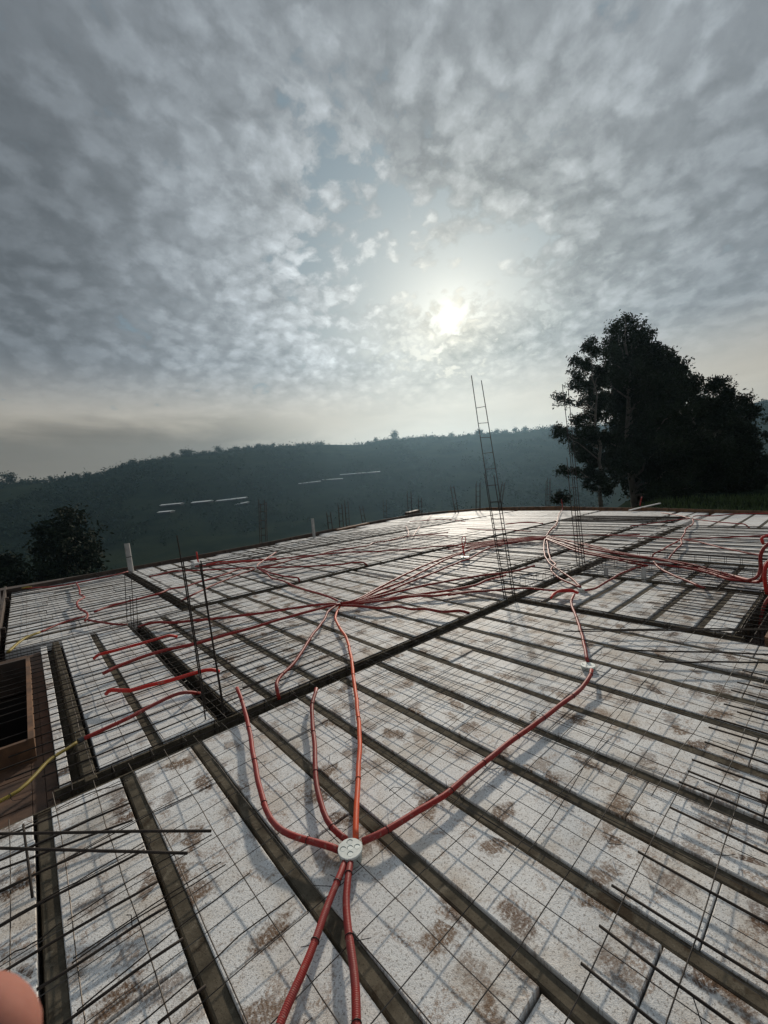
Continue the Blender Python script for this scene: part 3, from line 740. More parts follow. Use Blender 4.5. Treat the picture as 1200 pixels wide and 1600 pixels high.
col_px(207, 974, 203, 897, 10, 'thin rebar column in the trench corner near the white corner pipe', tops=(1, .95, .55, .5), rung=(.13, .13), r=.0045)
far_cols = [(412, 852, 410, 780, 9, 'pair of bare rebars by the left edge board'), (517, 832, 513, 799, 6, None), (534, 828, 531, 786, 6, None), (544, 825, 541, 781, 5, None), (569, 819, 564, 790, 5, None),
            (602, 812, 601, 780, 5, None), (641, 806, 639, 767, 6, 'far rebar starter on the dark block at the deck corner'), (657, 804, 656, 777, 5, None), (713, 799, 706, 758, 5, 'far rebar starter leaning left just right of the deck corner'),
            (747, 796, 747, 752, 6, None), (781, 795, 787, 752, 4, 'far rebar starter leaning right behind the tall ladder'), (856, 793, 857, 746, 5, 'lone far rebar starter just left of the big tree')]
for bx, by, tx, ty, w, lab_ in far_cols:
    p = at(bx, by - 2, 0.0)
    col_px(bx, by - 2, tx, ty, w, lab_ or 'small far rebar starter against the hazy hill along the deck edge', dep=min(depth(p), 19.5), tops=(1, .98, .9, .93), rung=(.25, .25), r=.012, seg=4, dz=.2)

# ------------------------------------------------------------------ conduits
def ids(o): return o
ties_near = []
def conduit(pts, label, group='red corrugated conduits', mat='red', d=0.028, z=0.055, step=0.05, ties=0, name='conduit', seg=8, jit=0.0):
    w = []
    for p in pts:
        if len(p) == 4: w.append(atd(p[0], p[1], p[2]))            # px, py, depth, flag
        else: w.append(at(p[0], p[1], p[2] if len(p) > 2 else z))
    if jit:
        w = [q + Vector((0, 0, random.gauss(0, jit))) for q in w]
    path = spline(w, step); ph = random.random() * 9; acc = 0.0; ad = min(.006, d * .2); sv = [Vector((0, 0, 0))] * len(path); run = [0.0]
    for i in range(1, len(path)):
        acc += (path[i] - path[i - 1]).length; run.append(acc)
        sv[i] = Vector((math.sin(acc * 11 + ph) + .6 * math.sin(acc * 23 + 2 * ph), math.cos(acc * 9.3 + ph) + .6 * math.sin(acc * 19 + ph), .5 * math.sin(acc * 13 + 3 * ph))) * (ad * .33)
    if not any(len(p) == 4 for p in pts): path = [q + s_ for q, s_ in zip(path, sv)]
    c = path[len(path) // 2].copy(); c.z = 0
    mb = MB(); mb.tube([q - c for q in path], d / 2, seg); o = mb.build(name, M[mat], None, True); o.location = c
    ar = o.data.attributes.new('run', 'FLOAT', 'POINT'); ar.data.foreach_set('value', np.repeat(np.array(run, np.float32), seg))
    tag(o, label, 'conduit', group)
    for i in range(ties):
        j = max(1, min(len(path) - 2, int((i + .6) / (ties + .1) * len(path)))); q = path[j]; t_ = (path[j + 1] - path[j - 1]).normalized()
        a = t_.cross(Vector((0, 0, 1))).normalized(); b_ = t_.cross(a); mt_ = MB()
        ring = [q - c + (a * math.cos(x) + b_ * math.sin(x)) * (d / 2 + .001) for x in np.linspace(0, 2 * math.pi, 11)]
        mt_.tube(ring, .0018, 4, False)
        s = random.choice((-1, 1)); e = q - c - Vector((0, 0, d / 2))
        mt_.tube([e, e + a * s * .03 + Vector((0, 0, -.01)), e + a * s * random.uniform(.04, .09) + t_ * random.uniform(-.04, .04) + Vector((0, 0, random.uniform(-.01, .02)))], .0016, 4)
        mt_.build('tie_wire', M['tie'], o)
    return o
C = conduit
Z1 = .085
C([(531, 1329, .04), (505, 1321), (480, 1313), (452, 1303), (432, 1290), (416, 1264), (404, 1225), (396, 1180), (390, 1145), (383, 1112), (376, 1090, .07), (370, 1075, .09)], 'red conduit from the front lid curving to a free end by the near column', z=.052, ties=5)
C([(541, 1312, .04), (527, 1300), (512, 1282), (500, 1252), (493, 1215), (492, 1170), (488, 1130), (488, 1100, .07), (494, 1076, .09)], 'red conduit from the front lid bending to a free end short of the beam', z=.048, ties=4)
C([(556, 1311, .04), (556, 1285), (557, 1255), (560, 1205), (562, 1165), (561, 1135), (557, 1095), (552, 1055), (547, 1018), (540, 995), (529, 978), (524, 967), (527, 955), (532, 945)], 'conduit tinted sunlit orange-red running from the front junction lid straight back to the bare hub', mat='orange', z=.048, ties=6)
C([(566, 1315, .04), (590, 1304), (620, 1287), (655, 1266), (693, 1244), (728, 1215), (765, 1184), (800, 1157), (835, 1133), (870, 1105), (895, 1088), (912, 1072), (921, 1058, .07), (924, 1047, .05)], 'long dark red conduit from the front junction lid sweeping right to the second junction box', z=.055, ties=7)
C([(540, 1345, .035), (533, 1365), (520, 1395), (506, 1430), (492, 1470), (472, 1520), (452, 1565), (436, 1605), (420, 1650)], 'red conduit from the bottom edge to the front lid, left one', z=.052, ties=3, step=.04)
C([(548, 1345, .035), (544, 1365), (541, 1400), (544, 1440), (549, 1490), (555, 1545), (557, 1600), (558, 1660)], 'red conduit from the bottom edge to the front lid, right one', z=.052, ties=3, step=.04)
C([(918, 1033, .05), (915, 1020), (911, 998), (907, 985), (900, 963), (893, 945), (893, 938), (898, 928)], 'pale-lit red conduit from the second junction box back to the third junction box', z=.06, ties=3)
G_ = 'conduits meeting at the third junction box'
C([(907, 918), (888, 910), (872, 902), (861, 890), (868, 882), (861, 875), (857, 862), (855, 848), (853, 840)], 'red conduit winding from the third junction box up to the crowded far hub', G_, z=.06)
C([(907, 917), (893, 904), (877, 893), (868, 887), (858, 879), (851, 866), (850, 850), (852, 841)], 'second red conduit winding beside its twin toward the crowded far hub', G_, z=.07)
C([(861, 934), (866, 927), (878, 922), (893, 922), (902, 927, .06)], 'bright red coil of conduit looped left of the third junction box', G_, 'bright', z=.09, d=.03)
C([(863, 931), (870, 925), (882, 923.5), (896, 924), (903, 926, .05)], 'bright red coil of conduit hugging the longer coil at the third junction box', G_, 'bright', z=.075, d=.03)
C([(914, 922), (928, 920), (943, 912), (958, 903), (973, 895), (992, 888), (1012, 884)], 'dark conduit from the third junction box running right under the bundle', G_, z=.06)
C([(700, 930), (725, 926), (760, 923), (800, 920), (827, 919), (857, 922), (897, 924)], 'dark conduit entering the third junction box from the left across the tall ladder foot', G_, z=.07)
H_ = 'conduits fanning right from the bare hub'
hl = 'dark red conduit of the bare hub fan, '
C([(532, 943), (548, 940), (560, 936), (577, 927), (593, 918), (622, 903), (653, 888), (677, 878), (718, 864), (750, 855), (790, 848), (830, 842), (853, 840)], hl + 'uppermost strand', H_, z=.09, d=.034)
C([(532, 943), (560, 938), (593, 922), (630, 908), (660, 893), (693, 876), (727, 862), (760, 851), (800, 845), (850, 841)], hl + 'second strand from the top', H_, z=.08, d=.034)
C([(532, 944), (560, 939), (610, 922), (643, 908), (677, 895), (718, 878), (735, 872), (752, 862), (770, 855), (800, 848), (850, 842)], hl + 'third strand, passing the upright loop', H_, z=.07, d=.034)
C([(532, 944), (560, 940), (627, 923), (667, 914), (710, 906), (760, 898), (800, 893), (835, 884)], hl + 'the one crossing behind the tall ladder', H_, z=.07, d=.034)
C([(532, 944), (560, 941), (593, 937), (660, 928), (703, 922), (740, 915), (762, 906), (790, 899)], hl + 'the one lifting over the main beam', H_, z=.07, d=.034)
C([(532, 945), (560, 943), (593, 939), (653, 931), (680, 931), (710, 927), (740, 924), (765, 923)], hl + 'lower of the long level pair', H_, z=.06, d=.034)
C([(532, 946), (560, 947), (593, 950), (622, 948), (643, 952), (663, 951), (693, 956), (718, 954), (733, 958, .02)], hl + 'lowest and shortest, ending at the main beam', H_, z=.07, d=.034)
L_ = 'conduits leaving the bare hub to the left'
C([(531, 943), (510, 944), (488, 946), (447, 952), (400, 959), (367, 963), (333, 967), (300, 970), (267, 973), (250, 972), (233, 974), (217, 980, .03)], 'long dark conduit from the bare hub left to the trench corner', L_, z=.07, d=.034)
C([(531, 944), (510, 948), (488, 954), (447, 965), (400, 979), (350, 993), (300, 1007), (262, 1015), (230, 1024), (200, 1035), (180, 1043), (161, 1052)], 'long dark conduit from the bare hub passing behind the near column to the left strips', L_, z=.09, d=.034)
C([(531, 941), (515, 933), (497, 927), (463, 917), (443, 908), (424, 903), (418, 897), (408, 891), (401, 887)], 'thick dark conduit linking the bare hub with the far left hub', L_, z=.07, d=.03)
C([(530, 944), (520, 950), (512, 956), (508, 966), (500, 977), (486, 995), (472, 1018), (458, 1037), (442, 1053), (434, 1064), (432, 1074), (436, 1093, .0)], 'pale-lit red conduit dropping from the bare hub into the main beam', L_, z=.08, ties=3)
Q_ = 'conduits meeting at the far left hub'
C([(401, 887), (430, 882), (463, 873), (497, 867), (525, 860), (572, 853), (585, 848), (615, 843), (638, 838), (667, 835), (700, 832)], 'dark conduit from the far left hub running right to the hazy far field', Q_, z=.07, d=.034)
C([(305, 885), (343, 881), (380, 878), (430, 874), (472, 869), (497, 867), (538, 863), (580, 862), (610, 860), (653, 857), (677, 854), (710, 852), (743, 848), (800, 843), (850, 840)], 'long thin red conduit passing above the far left hub to the crowded far hub', Q_, z=.07, d=.034)
C([(402, 887), (447, 886), (480, 885), (530, 882), (552, 879), (568, 879), (574, 884, .0)], 'dark conduit from the far left hub ending in a hook at the dotted beam', Q_, z=.08, d=.034)
C([(403, 887), (423, 895), (442, 900), (458, 902), (466, 903), (468, 909, .0)], 'short dark conduit from the far left hub dropping at the dotted beam', Q_, z=.08, d=.034)
C([(402, 886), (403, 882), (413, 875), (425, 867), (431, 863)], 'short pale conduit rising from the far left hub toward the edge board', Q_, z=.07, d=.034)
C([(398, 887), (378, 888), (350, 898), (323, 906), (303, 912), (288, 917), (267, 920), (250, 927), (230, 932), (200, 940), (172, 947), (148, 956)], 'dark conduit from the far left hub to the upper left field', Q_, z=.07, d=.034)
C([(398, 889), (367, 900), (350, 907), (325, 918), (300, 930), (283, 939, .0)], 'dark conduit from the far left hub ending on the thin white strip', Q_, z=.07, d=.034)
C([(398, 887), (367, 888), (317, 891), (275, 892), (260, 895), (233, 901)], 'level dark conduit from the far left hub along the trench end', Q_, z=.07, d=.034)
C([(322, 882), (343, 878), (367, 877), (400, 875), (432, 872)], 'bright red conduit lying behind the far left hub', Q_, 'bright', z=.06)
U_ = 'conduits on the upper left field'
C([(119, 910), (124, 921), (125, 929), (132, 933), (120, 941), (125, 952), (134, 956), (137, 962), (133, 970)], 'zigzag red conduit stepping down the upper left field', U_, z=.08, step=.12)
C([(35, 919), (60, 918), (88, 916), (119, 911), (156, 903), (185, 897), (200, 893)], 'red conduit along the far edge of the upper left field', U_, z=.07)
C([(133, 963), (104, 971), (83, 979), (62, 988)], 'dusty red conduit joining the short yellow conduit on the upper left field', U_, z=.07)
C([(62, 988), (48, 993), (37, 998), (27, 1006), (12, 1019)], 'short yellow conduit drooping over the corner above the stairwell', U_, 'yellow', z=.07, d=.032)
C([(134, 968), (156, 972), (177, 975), (200, 976, .03)], 'dark conduit end reaching the thin rebar column on the upper left field', U_, z=.07)
C([(34, 919), (42, 917.5), (49, 917)], 'tiny yellow conduit end at the far left corner of the deck', U_, 'yellow', z=.09)
S_ = 'short conduits left of the near column'
C([(147, 1029, .06), (154, 1023), (177, 1017), (219, 1006), (250, 997), (265, 993), (276, 995, .05)], 'bright red conduit piece lying across the strips, the farthest of the four', S_, 'bright', z=.10, d=.03)
C([(166, 1084, .06), (174, 1078), (204, 1079), (229, 1072), (270, 1062), (310, 1050), (330, 1046), (342, 1049, .05)], 'bright red conduit piece reaching toward the near column, the middle one', S_, 'bright', z=.10, d=.032)
C([(125, 1157), (165, 1138), (205, 1120), (240, 1101), (270, 1087), (290, 1082), (312, 1083, .0)], 'dark red conduit ending in the black trench, taped to the yellow one', S_, z=.09, d=.028)
C([(123, 1158), (105, 1170), (85, 1182), (70, 1194), (52, 1214), (30, 1235), (0, 1252), (-40, 1275)], 'yellow conduit crossing the brown boards below the stairwell', S_, 'yellow', z=.06, d=.021, ties=2)
mb = MB(); q = at(122, 1158.5, .09); q2 = at(130, 1154.5, .09); mb.tube([q - q, q2 - q], .017, 10); o = mb.build('tape_joint', M['tape']); o.location = q; tag(o, 'black tape joint between the yellow and the dark red conduit', 'tape joint')
B_ = 'conduits between the crowded far hub and the right edge'
bl = 'thick red conduit of the right bundle, '
RD = 4.95
def rise(pts, dep): return [(x, y, dep, 1) for x, y in pts]
C([(853, 839), (880, 846), (908, 855), (940, 861), (967, 865), (1000, 870), (1033, 874), (1083, 883), (1125, 894), (1150, 901)] + rise([(1172, 906), (1184, 900), (1189, 886), (1188, 870), (1193, 857), (1203, 848)], RD), bl + 'top strand bending upright at the right edge', B_, z=.08, d=.038)
C([(853, 841), (885, 852), (917, 862), (955, 870), (1000, 878), (1050, 884), (1100, 893), (1140, 905), (1172, 909)] + rise([(1188, 908), (1193, 895), (1197, 880), (1210, 872)], RD), bl + 'second strand bending upright at the right edge', B_, z=.07, d=.038)
C([(853, 842), (880, 853), (908, 863), (958, 873), (990, 880), (1012, 884)], bl + 'short strand stopping at the white pipe stub', B_, z=.09, d=.036)
C([(853, 840), (892, 845), (933, 854), (967, 863), (1017, 873), (1060, 880), (1110, 893), (1150, 903), (1175, 906)], bl + 'slim strand lying between the thick ones', B_, z=.06)
C([(856, 838), (900, 848), (940, 858), (990, 867), (1040, 876), (1090, 888)], bl + 'slim strand on the upper side', B_, z=.09)
C([(1022, 878), (1030, 887), (1050, 898), (1075, 908), (1093, 916), (1101, 919, .0)], 'pale red conduit branching off the bundle into the beam below', B_, z=.09, d=.03)
C(rise([(1193, 850), (1190, 842), (1195, 838), (1205, 836)], 5.2), 'red conduit hook at the right edge above the bundle', B_, 'bright', d=.034)
C(rise([(1199, 930), (1196, 915), (1195, 895), (1199, 880), (1215, 872)], 4.75), 'bright red conduit rising at the right edge, nearest of the upright ends', B_, 'bright', d=.036)
C(rise([(1186, 985), (1190, 960), (1197, 940), (1210, 925)], 4.4), 'dark red conduit rising from the brown boards at the right edge', B_, 'red', d=.03)
K_ = 'conduits gathered left of the crowded far hub'
for i, (dy_, lb) in enumerate(((0, 'upper'), (3, 'lower'), (1.5, 'middle'), (5, 'lowest'))):
    C([(700 + 8 * i, 858 + dy_), (740, 850 + dy_), (765, 845 + dy_), (798, 842 + dy_), (830, 839 + dy_), (853, 838.5)], lb + ' red conduit of the tight sheaf left of the crowded far hub', K_, 'red', z=.06 + .01 * i)
C([(853, 838), (860, 828), (870, 817), (872, 808), (874, 802), (878, 797)] + rise([(879, 793), (877, 780)], 15.5), 'pale red conduit from the crowded far hub to an upright end at the edge board', K_, z=.07)
C([(853, 838), (862, 827), (868, 822), (871, 815), (866, 813)], 'short red conduit kinked beside the one to the edge board', K_, z=.06)
C([(1000, 835), (950, 836), (900, 836), (870, 837), (853, 839)], 'dark conduit from the crowded far hub toward the striped right field', K_, z=.07)
C([(830, 830), (800, 828), (760, 828), (730, 826)], 'dark red conduit lying alone behind the tight sheaf', K_, z=.07)
C([(848, 818), (830, 816), (808, 817), (790, 819)], 'short thick dark conduit on the far field beside the tall ladder', K_, z=.07, d=.04)
T_ = 'conduits meeting at the far right hub'
for pts, lb in (([(1080, 810), (1050, 813), (1017, 818), (985, 822)], 'dark conduit from the far right hub running left'),
                ([(1033, 801), (1058, 805), (1080, 810)], 'red conduit reaching the far right hub from behind'),
                ([(1080, 810), (1088, 806), (1117, 806), (1150, 803), (1200, 802), (1230, 801)], 'red conduit from the far right hub along the edge board'),
                ([(1083, 811), (1117, 815), (1150, 818), (1163, 819), (1171, 825, .0)], 'thin dark conduit from the far right hub ending in a hook'),
                ([(1082, 809), (1083, 818), (1072, 826), (1070, 833), (1064, 842)], 'wavy conduit joining the far right hub and the hub in the striped field'),
                ([(1064, 843), (1065, 850), (1057, 858), (1050, 866), (1045, 873)], 'wavy conduit dropping from the striped field hub to the bundle'),
                ([(1064, 843), (1033, 840), (1000, 838), (950, 836)], 'dark red conduit from the striped field hub running left'),
                ([(1064, 843), (1100, 841), (1150, 839), (1192, 837), (1220, 836)], 'dark red conduit from the striped field hub running right'),
                ([(1066, 843), (1093, 847), (1125, 855), (1158, 862), (1190, 868)], 'dark red conduit from the striped field hub slanting to the right edge'),
                ([(1064, 843), (1047, 852), (1033, 860), (1022, 865), (1019, 871, .0)], 'dark conduit from the striped field hub bending down to the beam')):
    C(pts, lb, T_, z=.07)
V_ = 'conduits on the hazy far field'
for pts, lb in (([(640, 815), (677, 812), (703, 812), (727, 815)], 'red conduit lying at the deck corner under the hazy hill'),
                ([(600, 846), (635, 838), (677, 836), (700, 838)], 'dark conduit tangle at the middle of the far field'),
                ([(637, 838), (638, 830), (634, 822)], 'pale conduit end sticking up in the far field'),
                ([(645, 838), (652, 828), (656, 823)], 'second pale conduit end sticking up in the far field'),
                ([(668, 812), (671, 808), (674, 804)], 'tiny pale conduit end at the deck corner')):
    C(pts, lb, V_, z=.08)
# upright stubs and loop
b0 = depth(at(310, 884, 0)); C(rise([(311, 883), (309, 874), (307, 862)], b0), 'red conduit stub standing beside the small white block near the edge board', 'upright conduit stubs', 'bright', d=.035)
b0 = depth(at(727, 872, 0)); C(rise([(727, 873), (724, 862), (722, 848), (722, 841), (725, 838), (728, 842), (726, 850), (724, 858), (727, 870)], b0), 'red conduit bent into an upright loop over the grey block', 'upright conduit stubs', 'bright', d=.018)
b0 = depth(at(1001, 796, 0)); C(rise([(1000, 790), (1001, 783), (1003, 776)], b0 * .98), 'dark red conduit stub upright at the edge board under the big tree', 'upright conduit stubs', 'red', d=.04)
# pale hub knots where conduits are gathered
for px, py, lb in ((531, 943, 'white cord knot binding the bare hub of conduits'), (401, 887, 'white cord knot binding the far left hub of conduits'), (1081, 810, 'white cord knot binding the far right hub')):
    p = at(px, py, .08); mb = MB()
    for kx in range(3):
        mb.tube([Vector((.03 * math.cos(x), .022 * (kx - 1) + .01 * math.sin(2 * x), .035 * math.sin(x))) for x in np.linspace(0, 6.28, 12)], .006, 5, False)
    o = mb.build('cord_knot', M['pvc_white'], None, True); o.location = p; tag(o, lb, 'cord')

# ------------------------------------------------------------------ junction boxes
def jbox(p, label, s=1.0, rz=0.0, h=.062):
    root = empty('junction_box', label, 'junction box', 'round plastic junction boxes', tuple(p)); root.rotation_euler = (0, 0, rz)
    mb = MB(); mb.lathe([(.044 * s, 0), (.047 * s, .004), (.047 * s, h - .012), (.050 * s, h - .010), (.050 * s, h)], seg=28)
    bx_ = mb.build('box_body', M['box_grey'], root)
    mb = MB(); mb.lathe([(.0515 * s, h), (.0520 * s, h + .002), (.0520 * s, h + .007), (.0505 * s, h + .009), (.0, h + .0092)], seg=32); ldd = mb.build('lid', M['box_white'], root)
    for x, y in ((0, 0), (.0295, 0), (-.0295, 0), (0, .0295), (0, -.0295)):
        mb = MB(); pts = [(.0122 * s * math.cos(a) + x * s, .0122 * s * math.sin(a) + y * s, h + .0094) for a in np.linspace(.3, 3.3, 14)]
        mb.tube(pts, [.0004] + [.0019] * 12 + [.0004], 4); mb.build('knockout_shadow', M['box_shadow'], ldd)  # dark arc paints the crescent shadow at the edge of each disc
        mb = MB(); mb.lathe([(.0112 * s, h + .0088), (.0108 * s, h + .0097), (0, h + .0097)], c=(x * s, y * s, 0), seg=16); mb.build('knockout_disc', M['box_white'], ldd)
    for a in (.4, 2.6, 4.4):
        mb = MB(); mb.box(.047 * s, .054 * s, -.006, .006, h - .006, h + .0085); q = mb.build('lug', M['box_grey'], root); q.rotation_euler = (0, 0, a)
    return root
jbox(at(547, 1325, 0.060) - Vector((0, 0, .055)), 'round pale junction box with a five-ringed lid in the front, six conduits meeting', 1.02, -.6, .046)
jbox(at(919, 1046, .0), 'grey-white junction box on the foam at the right, a conduit on either side', 1.05, .3, .03)
jbox(at(911, 925, .0), 'white-lidded junction box on the short ribs with the bright red coil', 1.15, .9, .045)
# ties on top of the mesh
for i in range(70):
    x, y = random.uniform(.1, 4.2), random.uniform(-.3, 5.8); a = random.random() * 6.28; L = random.uniform(.03, .09)
    mb = MB(); mb.tube([(0, 0, .03), (L * .5 * math.cos(a), L * .5 * math.sin(a), .04 + random.uniform(0, .03)), (L * math.cos(a + .5), L * math.sin(a + .5), .035 + random.uniform(-.02, .05))], .0017, 4)
    o = mb.build('wire_offcut', M['tie']); o.location = (x, y, 0); tag(o, 'black snippet of tie wire lying loose on the mesh', 'wire offcut', 'loose tie wire snippets')

# ------------------------------------------------------------------ pipes and blocks
M['pipe_grey'] = simple('weathered_pvc', (.36, .35, .33), .6, var=.25, scale=6)
def pipe(bx, by, tx, ty, wpx, label, group, zb=0.0, mat='pipe_grey', band=True):
    p = at(bx, by, zb); dp = depth(p); q = atd(tx, ty, dp); r = wpx / FOC * dp / 2; L = (q - p).length; n = (q - p)
    root = empty('pipe', label, 'pipe', group, tuple(p)); mb = MB(); rr = .86 * r
    mb.tube([n * -.08, n * .5, n * .995], r, 14, False); mb.tube([n * .995, n * .7], rr, 14, False)
    e = len(mb.v); n1 = 28 + 14
    mb.build('pipe_body', M[mat], root, True)
    ring = MB(); N_ = n.normalized(); a = N_.cross(Vector((0, 1, 0))).normalized(); b_ = N_.cross(a)
    ring.tube([n * .99 + (a * math.cos(x) + b_ * math.sin(x)) * (r * .94) for x in np.linspace(0, 6.2832, 15)], r * .09, 5, False); ring.build('rim', M[mat], root, True)
    if band:
        m2 = MB(); m2.tube([n * .50, n * .53], r * 1.04, 14, False); m2.build('band', M['tape'], root, True)
    return root
pipe(205, 893, 198, 849, 7.5, 'white upright pipe at the left corner of the edge board', 'upright pipes at the edge', .02)
pipe(491, 839, 488, 810, 4.6, 'pale upright pipe halfway along the left edge board', 'upright pipes at the edge', .02, band=False)
pipe(947, 901, 947, 887, 6.2, 'short grey pipe stub on the beam under the bundle, left one', 'short pipe stubs', .0, band=False)
pipe(1006, 907, 1006, 887, 7, 'short grey pipe stub where the thick strand stops, right one', 'short pipe stubs', .0, band=False)
def block(px, py, sx, sy, h, label, mat, rz=.3, name='block', cat='block'):
    p = at(px, py, 0); mb = MB(); q = min(sx, sy, h) * .12
    a, b_ = sx / 2, sy / 2
    for ix, z in ((0, 0), (0, h - q), (q, h)):
        mb.v += [(-a + ix, -b_ + ix, z), (a - ix, -b_ + ix, z), (a - ix, b_ - ix, z), (-a + ix, b_ - ix, z)]
    for L in (0, 4):
        for i in range(4): mb.f.append((L + i, L + (i + 1) % 4, L + 4 + (i + 1) % 4, L + 4 + i))
    mb.f.append((8, 9, 10, 11)); o = mb.build(name, M[mat]); o.location = (p.x, p.y, 0.0); o.rotation_euler = (0, random.uniform(-.05, .05), rz); return tag(o, label, cat)
block(305, 886, .15, .11, .11, 'small white block standing on the foam beside the red stub', 'pvc_white', .5, 'spacer_block')
block(727, 876, .09, .17, .08, 'grey block under the upright conduit loop', 'box_grey', .6, 'spacer_block')
block(645, 803, 1.0, .3, .15, 'dark block left at the far corner of the deck', 'wood_dark', .2, 'corner_block')
# loose timber on the left edge board
p = at(568, 818, .12); mb = MB(); mb.obox((-.1, -.05, -.03), Vector((1.9, .62, 0)), Vector((-.05, .14, 0)), (0, 0, .05)); o = mb.build('timber', M['wood']); o.location = at(532, 827, .12); tag(o, 'loose brown timber lying on the left edge board by the rebar starters', 'timber')
mb = MB(); mb.obox((0, 0, 0), at(1033, 787, .12) - at(985, 798, .06), Vector((.05, .08, 0)), (0, 0, .03)); o = mb.build('timber', M['pvc_white']); o.location = at(985, 798, .06); tag(o, 'pale thin batten slanting over the far edge board under the tree', 'timber')

# ------------------------------------------------------------------ trees
def leaves(blobs, n, size, drop=0.0, squash=1.0):
    """many small leaf faces, gathered in twig clumps spread through the crown volume"""
    cs = np.array([b[:3] for b in blobs]); rs = np.array([b[3] for b in blobs]); w = rs ** 2.1; w /= w.sum()
    nc = max(30, n // 26); idx = rng.choice(len(blobs), nc, p=w)
    d = rng.normal(size=(nc, 3)); d /= np.linalg.norm(d, axis=1)[:, None]
    rad = rs[idx] * (0.25 + 0.72 * rng.random(nc) ** 0.6)
    cc = cs[idx] + d * rad[:, None] * np.array([1, 1, squash])
    ii = rng.integers(0, nc, n); cl = size * (0.7 + 1.0 * rng.random(nc))
    c = cc[ii] + rng.normal(size=(n, 3)) * (cl[ii] * 0.62)[:, None]
    a = rng.normal(size=(n, 3)); a[:, 2] -= drop; a /= np.linalg.norm(a, axis=1)[:, None]
    b_ = np.cross(a, rng.normal(size=(n, 3))); b_ /= np.linalg.norm(b_, axis=1)[:, None]
    L = size * (0.6 + 0.8 * rng.random(n))[:, None]; Wd = L * 0.42
    v = np.stack([c - a * L * .5, c + b_ * Wd * .5, c + a * L * .5, c - b_ * Wd * .5], 1).reshape(-1, 3)
    return v
def add_quads(name, v, mat, par):
    n = len(v) // 4; me = bpy.data.meshes.new(name); me.vertices.add(len(v)); me.vertices.foreach_set('co', v.astype(np.float32).ravel())
    me.loops.add(4 * n); me.loops.foreach_set('vertex_index', np.arange(4 * n, dtype=np.int32))
    me.polygons.add(n); me.polygons.foreach_set('loop_start', np.arange(0, 4 * n, 4, dtype=np.int32)); me.update(); me.materials.append(M[mat])
    return link(name, me, par)
def limb(mb, p, q, r0, r1, n=6, wob=.25):
    p, q = Vector(p), Vector(q); pts = []; rr = []
    for i in range(n + 1):
        t = i / n; w = Vector((random.gauss(0, wob), random.gauss(0, wob), random.gauss(0, wob * .5))) * (1 if 0 < i < n else 0)
        pts.append(p.lerp(q, t) + w); rr.append(r0 + (r1 - r0) * t)
    mb.tube(pts, rr, 7)
def tree(blobs_px, base, dep, label, n, size, group='tall trees behind the deck', name='tree', mat='leaf', spread=.5, trunk=.28):
    base = Vector(base); bl = []
    for px, py, r in blobs_px:
        w = r * .97 / FOC * dep; p = atd(px, py, dep + random.uniform(-spread, spread) * 3.2) - base; bl.append((p.x, p.y, p.z, w))
        if r > 22:
            for s in (-1, 1):
                q = p + FW * (s * w * 1.0); bl.append((q.x, q.y, q.z, w * .85))
    root = empty(name, label, 'tree', group, tuple(base)); top = max(bl, key=lambda b: b[2])
    mb = MB(); limb(mb, (0, 0, -.6), (top[0] * .8, top[1] * .8, top[2] * .9), trunk, trunk * .15, 9, .12); mb.build('trunk', M['bark'], root, True)
    br = MB(); zmax = top[2]
    for b in bl[::2]:
        z0 = max(.8, b[2] - random.uniform(.8, 2.6)); z0 = min(z0, zmax * .8); f = z0 / zmax
        limb(br, (top[0] * .8 * f, top[1] * .8 * f, z0), (b[0], b[1], b[2]), trunk * (.42 - .25 * f), .02, 5, .15)
    br.build('branch', M['bark'], root, True)
    add_quads('crown', leaves(bl, n, size, .5), mat, root)
    return root
def zz(l): return [(840 + x / 3.3333, 460 + y / 3.3333, r / 3.3333) for x, y, r in l]
main_t = zz([(445, 112, 24), (480, 125, 30), (400, 185, 42), (470, 180, 55), (530, 190, 48), (375, 235, 38), (560, 245, 60), (460, 270, 90), (380, 320, 60), (600, 310, 66), (520, 350, 105), (660, 350, 60), (610, 420, 110), (430, 430, 90), (360, 420, 45), (700, 420, 66), (560, 520, 120), (440, 540, 85), (690, 520, 105), (390, 640, 70), (520, 660, 120), (660, 650, 120), (450, 770, 100), (580, 790, 120), (700, 780, 110), (420, 880, 80), (540, 910, 100), (660, 920, 110), (760, 880, 90), (500, 1010, 60), (620, 1030, 75), (740, 1010, 75), (340, 760, 50), (400, 970, 55)])
left_t = zz([(275, 255, 26), (250, 285, 22), (300, 300, 26), (190, 345, 22), (225, 360, 26), (260, 370, 30), (180, 400, 20), (210, 425, 28), (320, 400, 34), (180, 470, 18), (230, 480, 34), (300, 470, 44), (270, 540, 42), (330, 560, 50), (220, 560, 22), (105, 535, 20), (128, 545, 22), (95, 570, 9), (165, 560, 15), (290, 630, 48), (225, 660, 34), (185, 650, 14), (115, 705, 26), (95, 740, 20), (140, 720, 22), (130, 765, 16), (200, 745, 42), (270, 730, 54), (330, 760, 40), (185, 800, 24), (240, 830, 50), (310, 860, 50), (125, 915, 20), (160, 920, 18), (210, 920, 26), (270, 930, 40), (330, 960, 40), (255, 985, 22), (290, 1010, 20), (360, 1020, 30)])
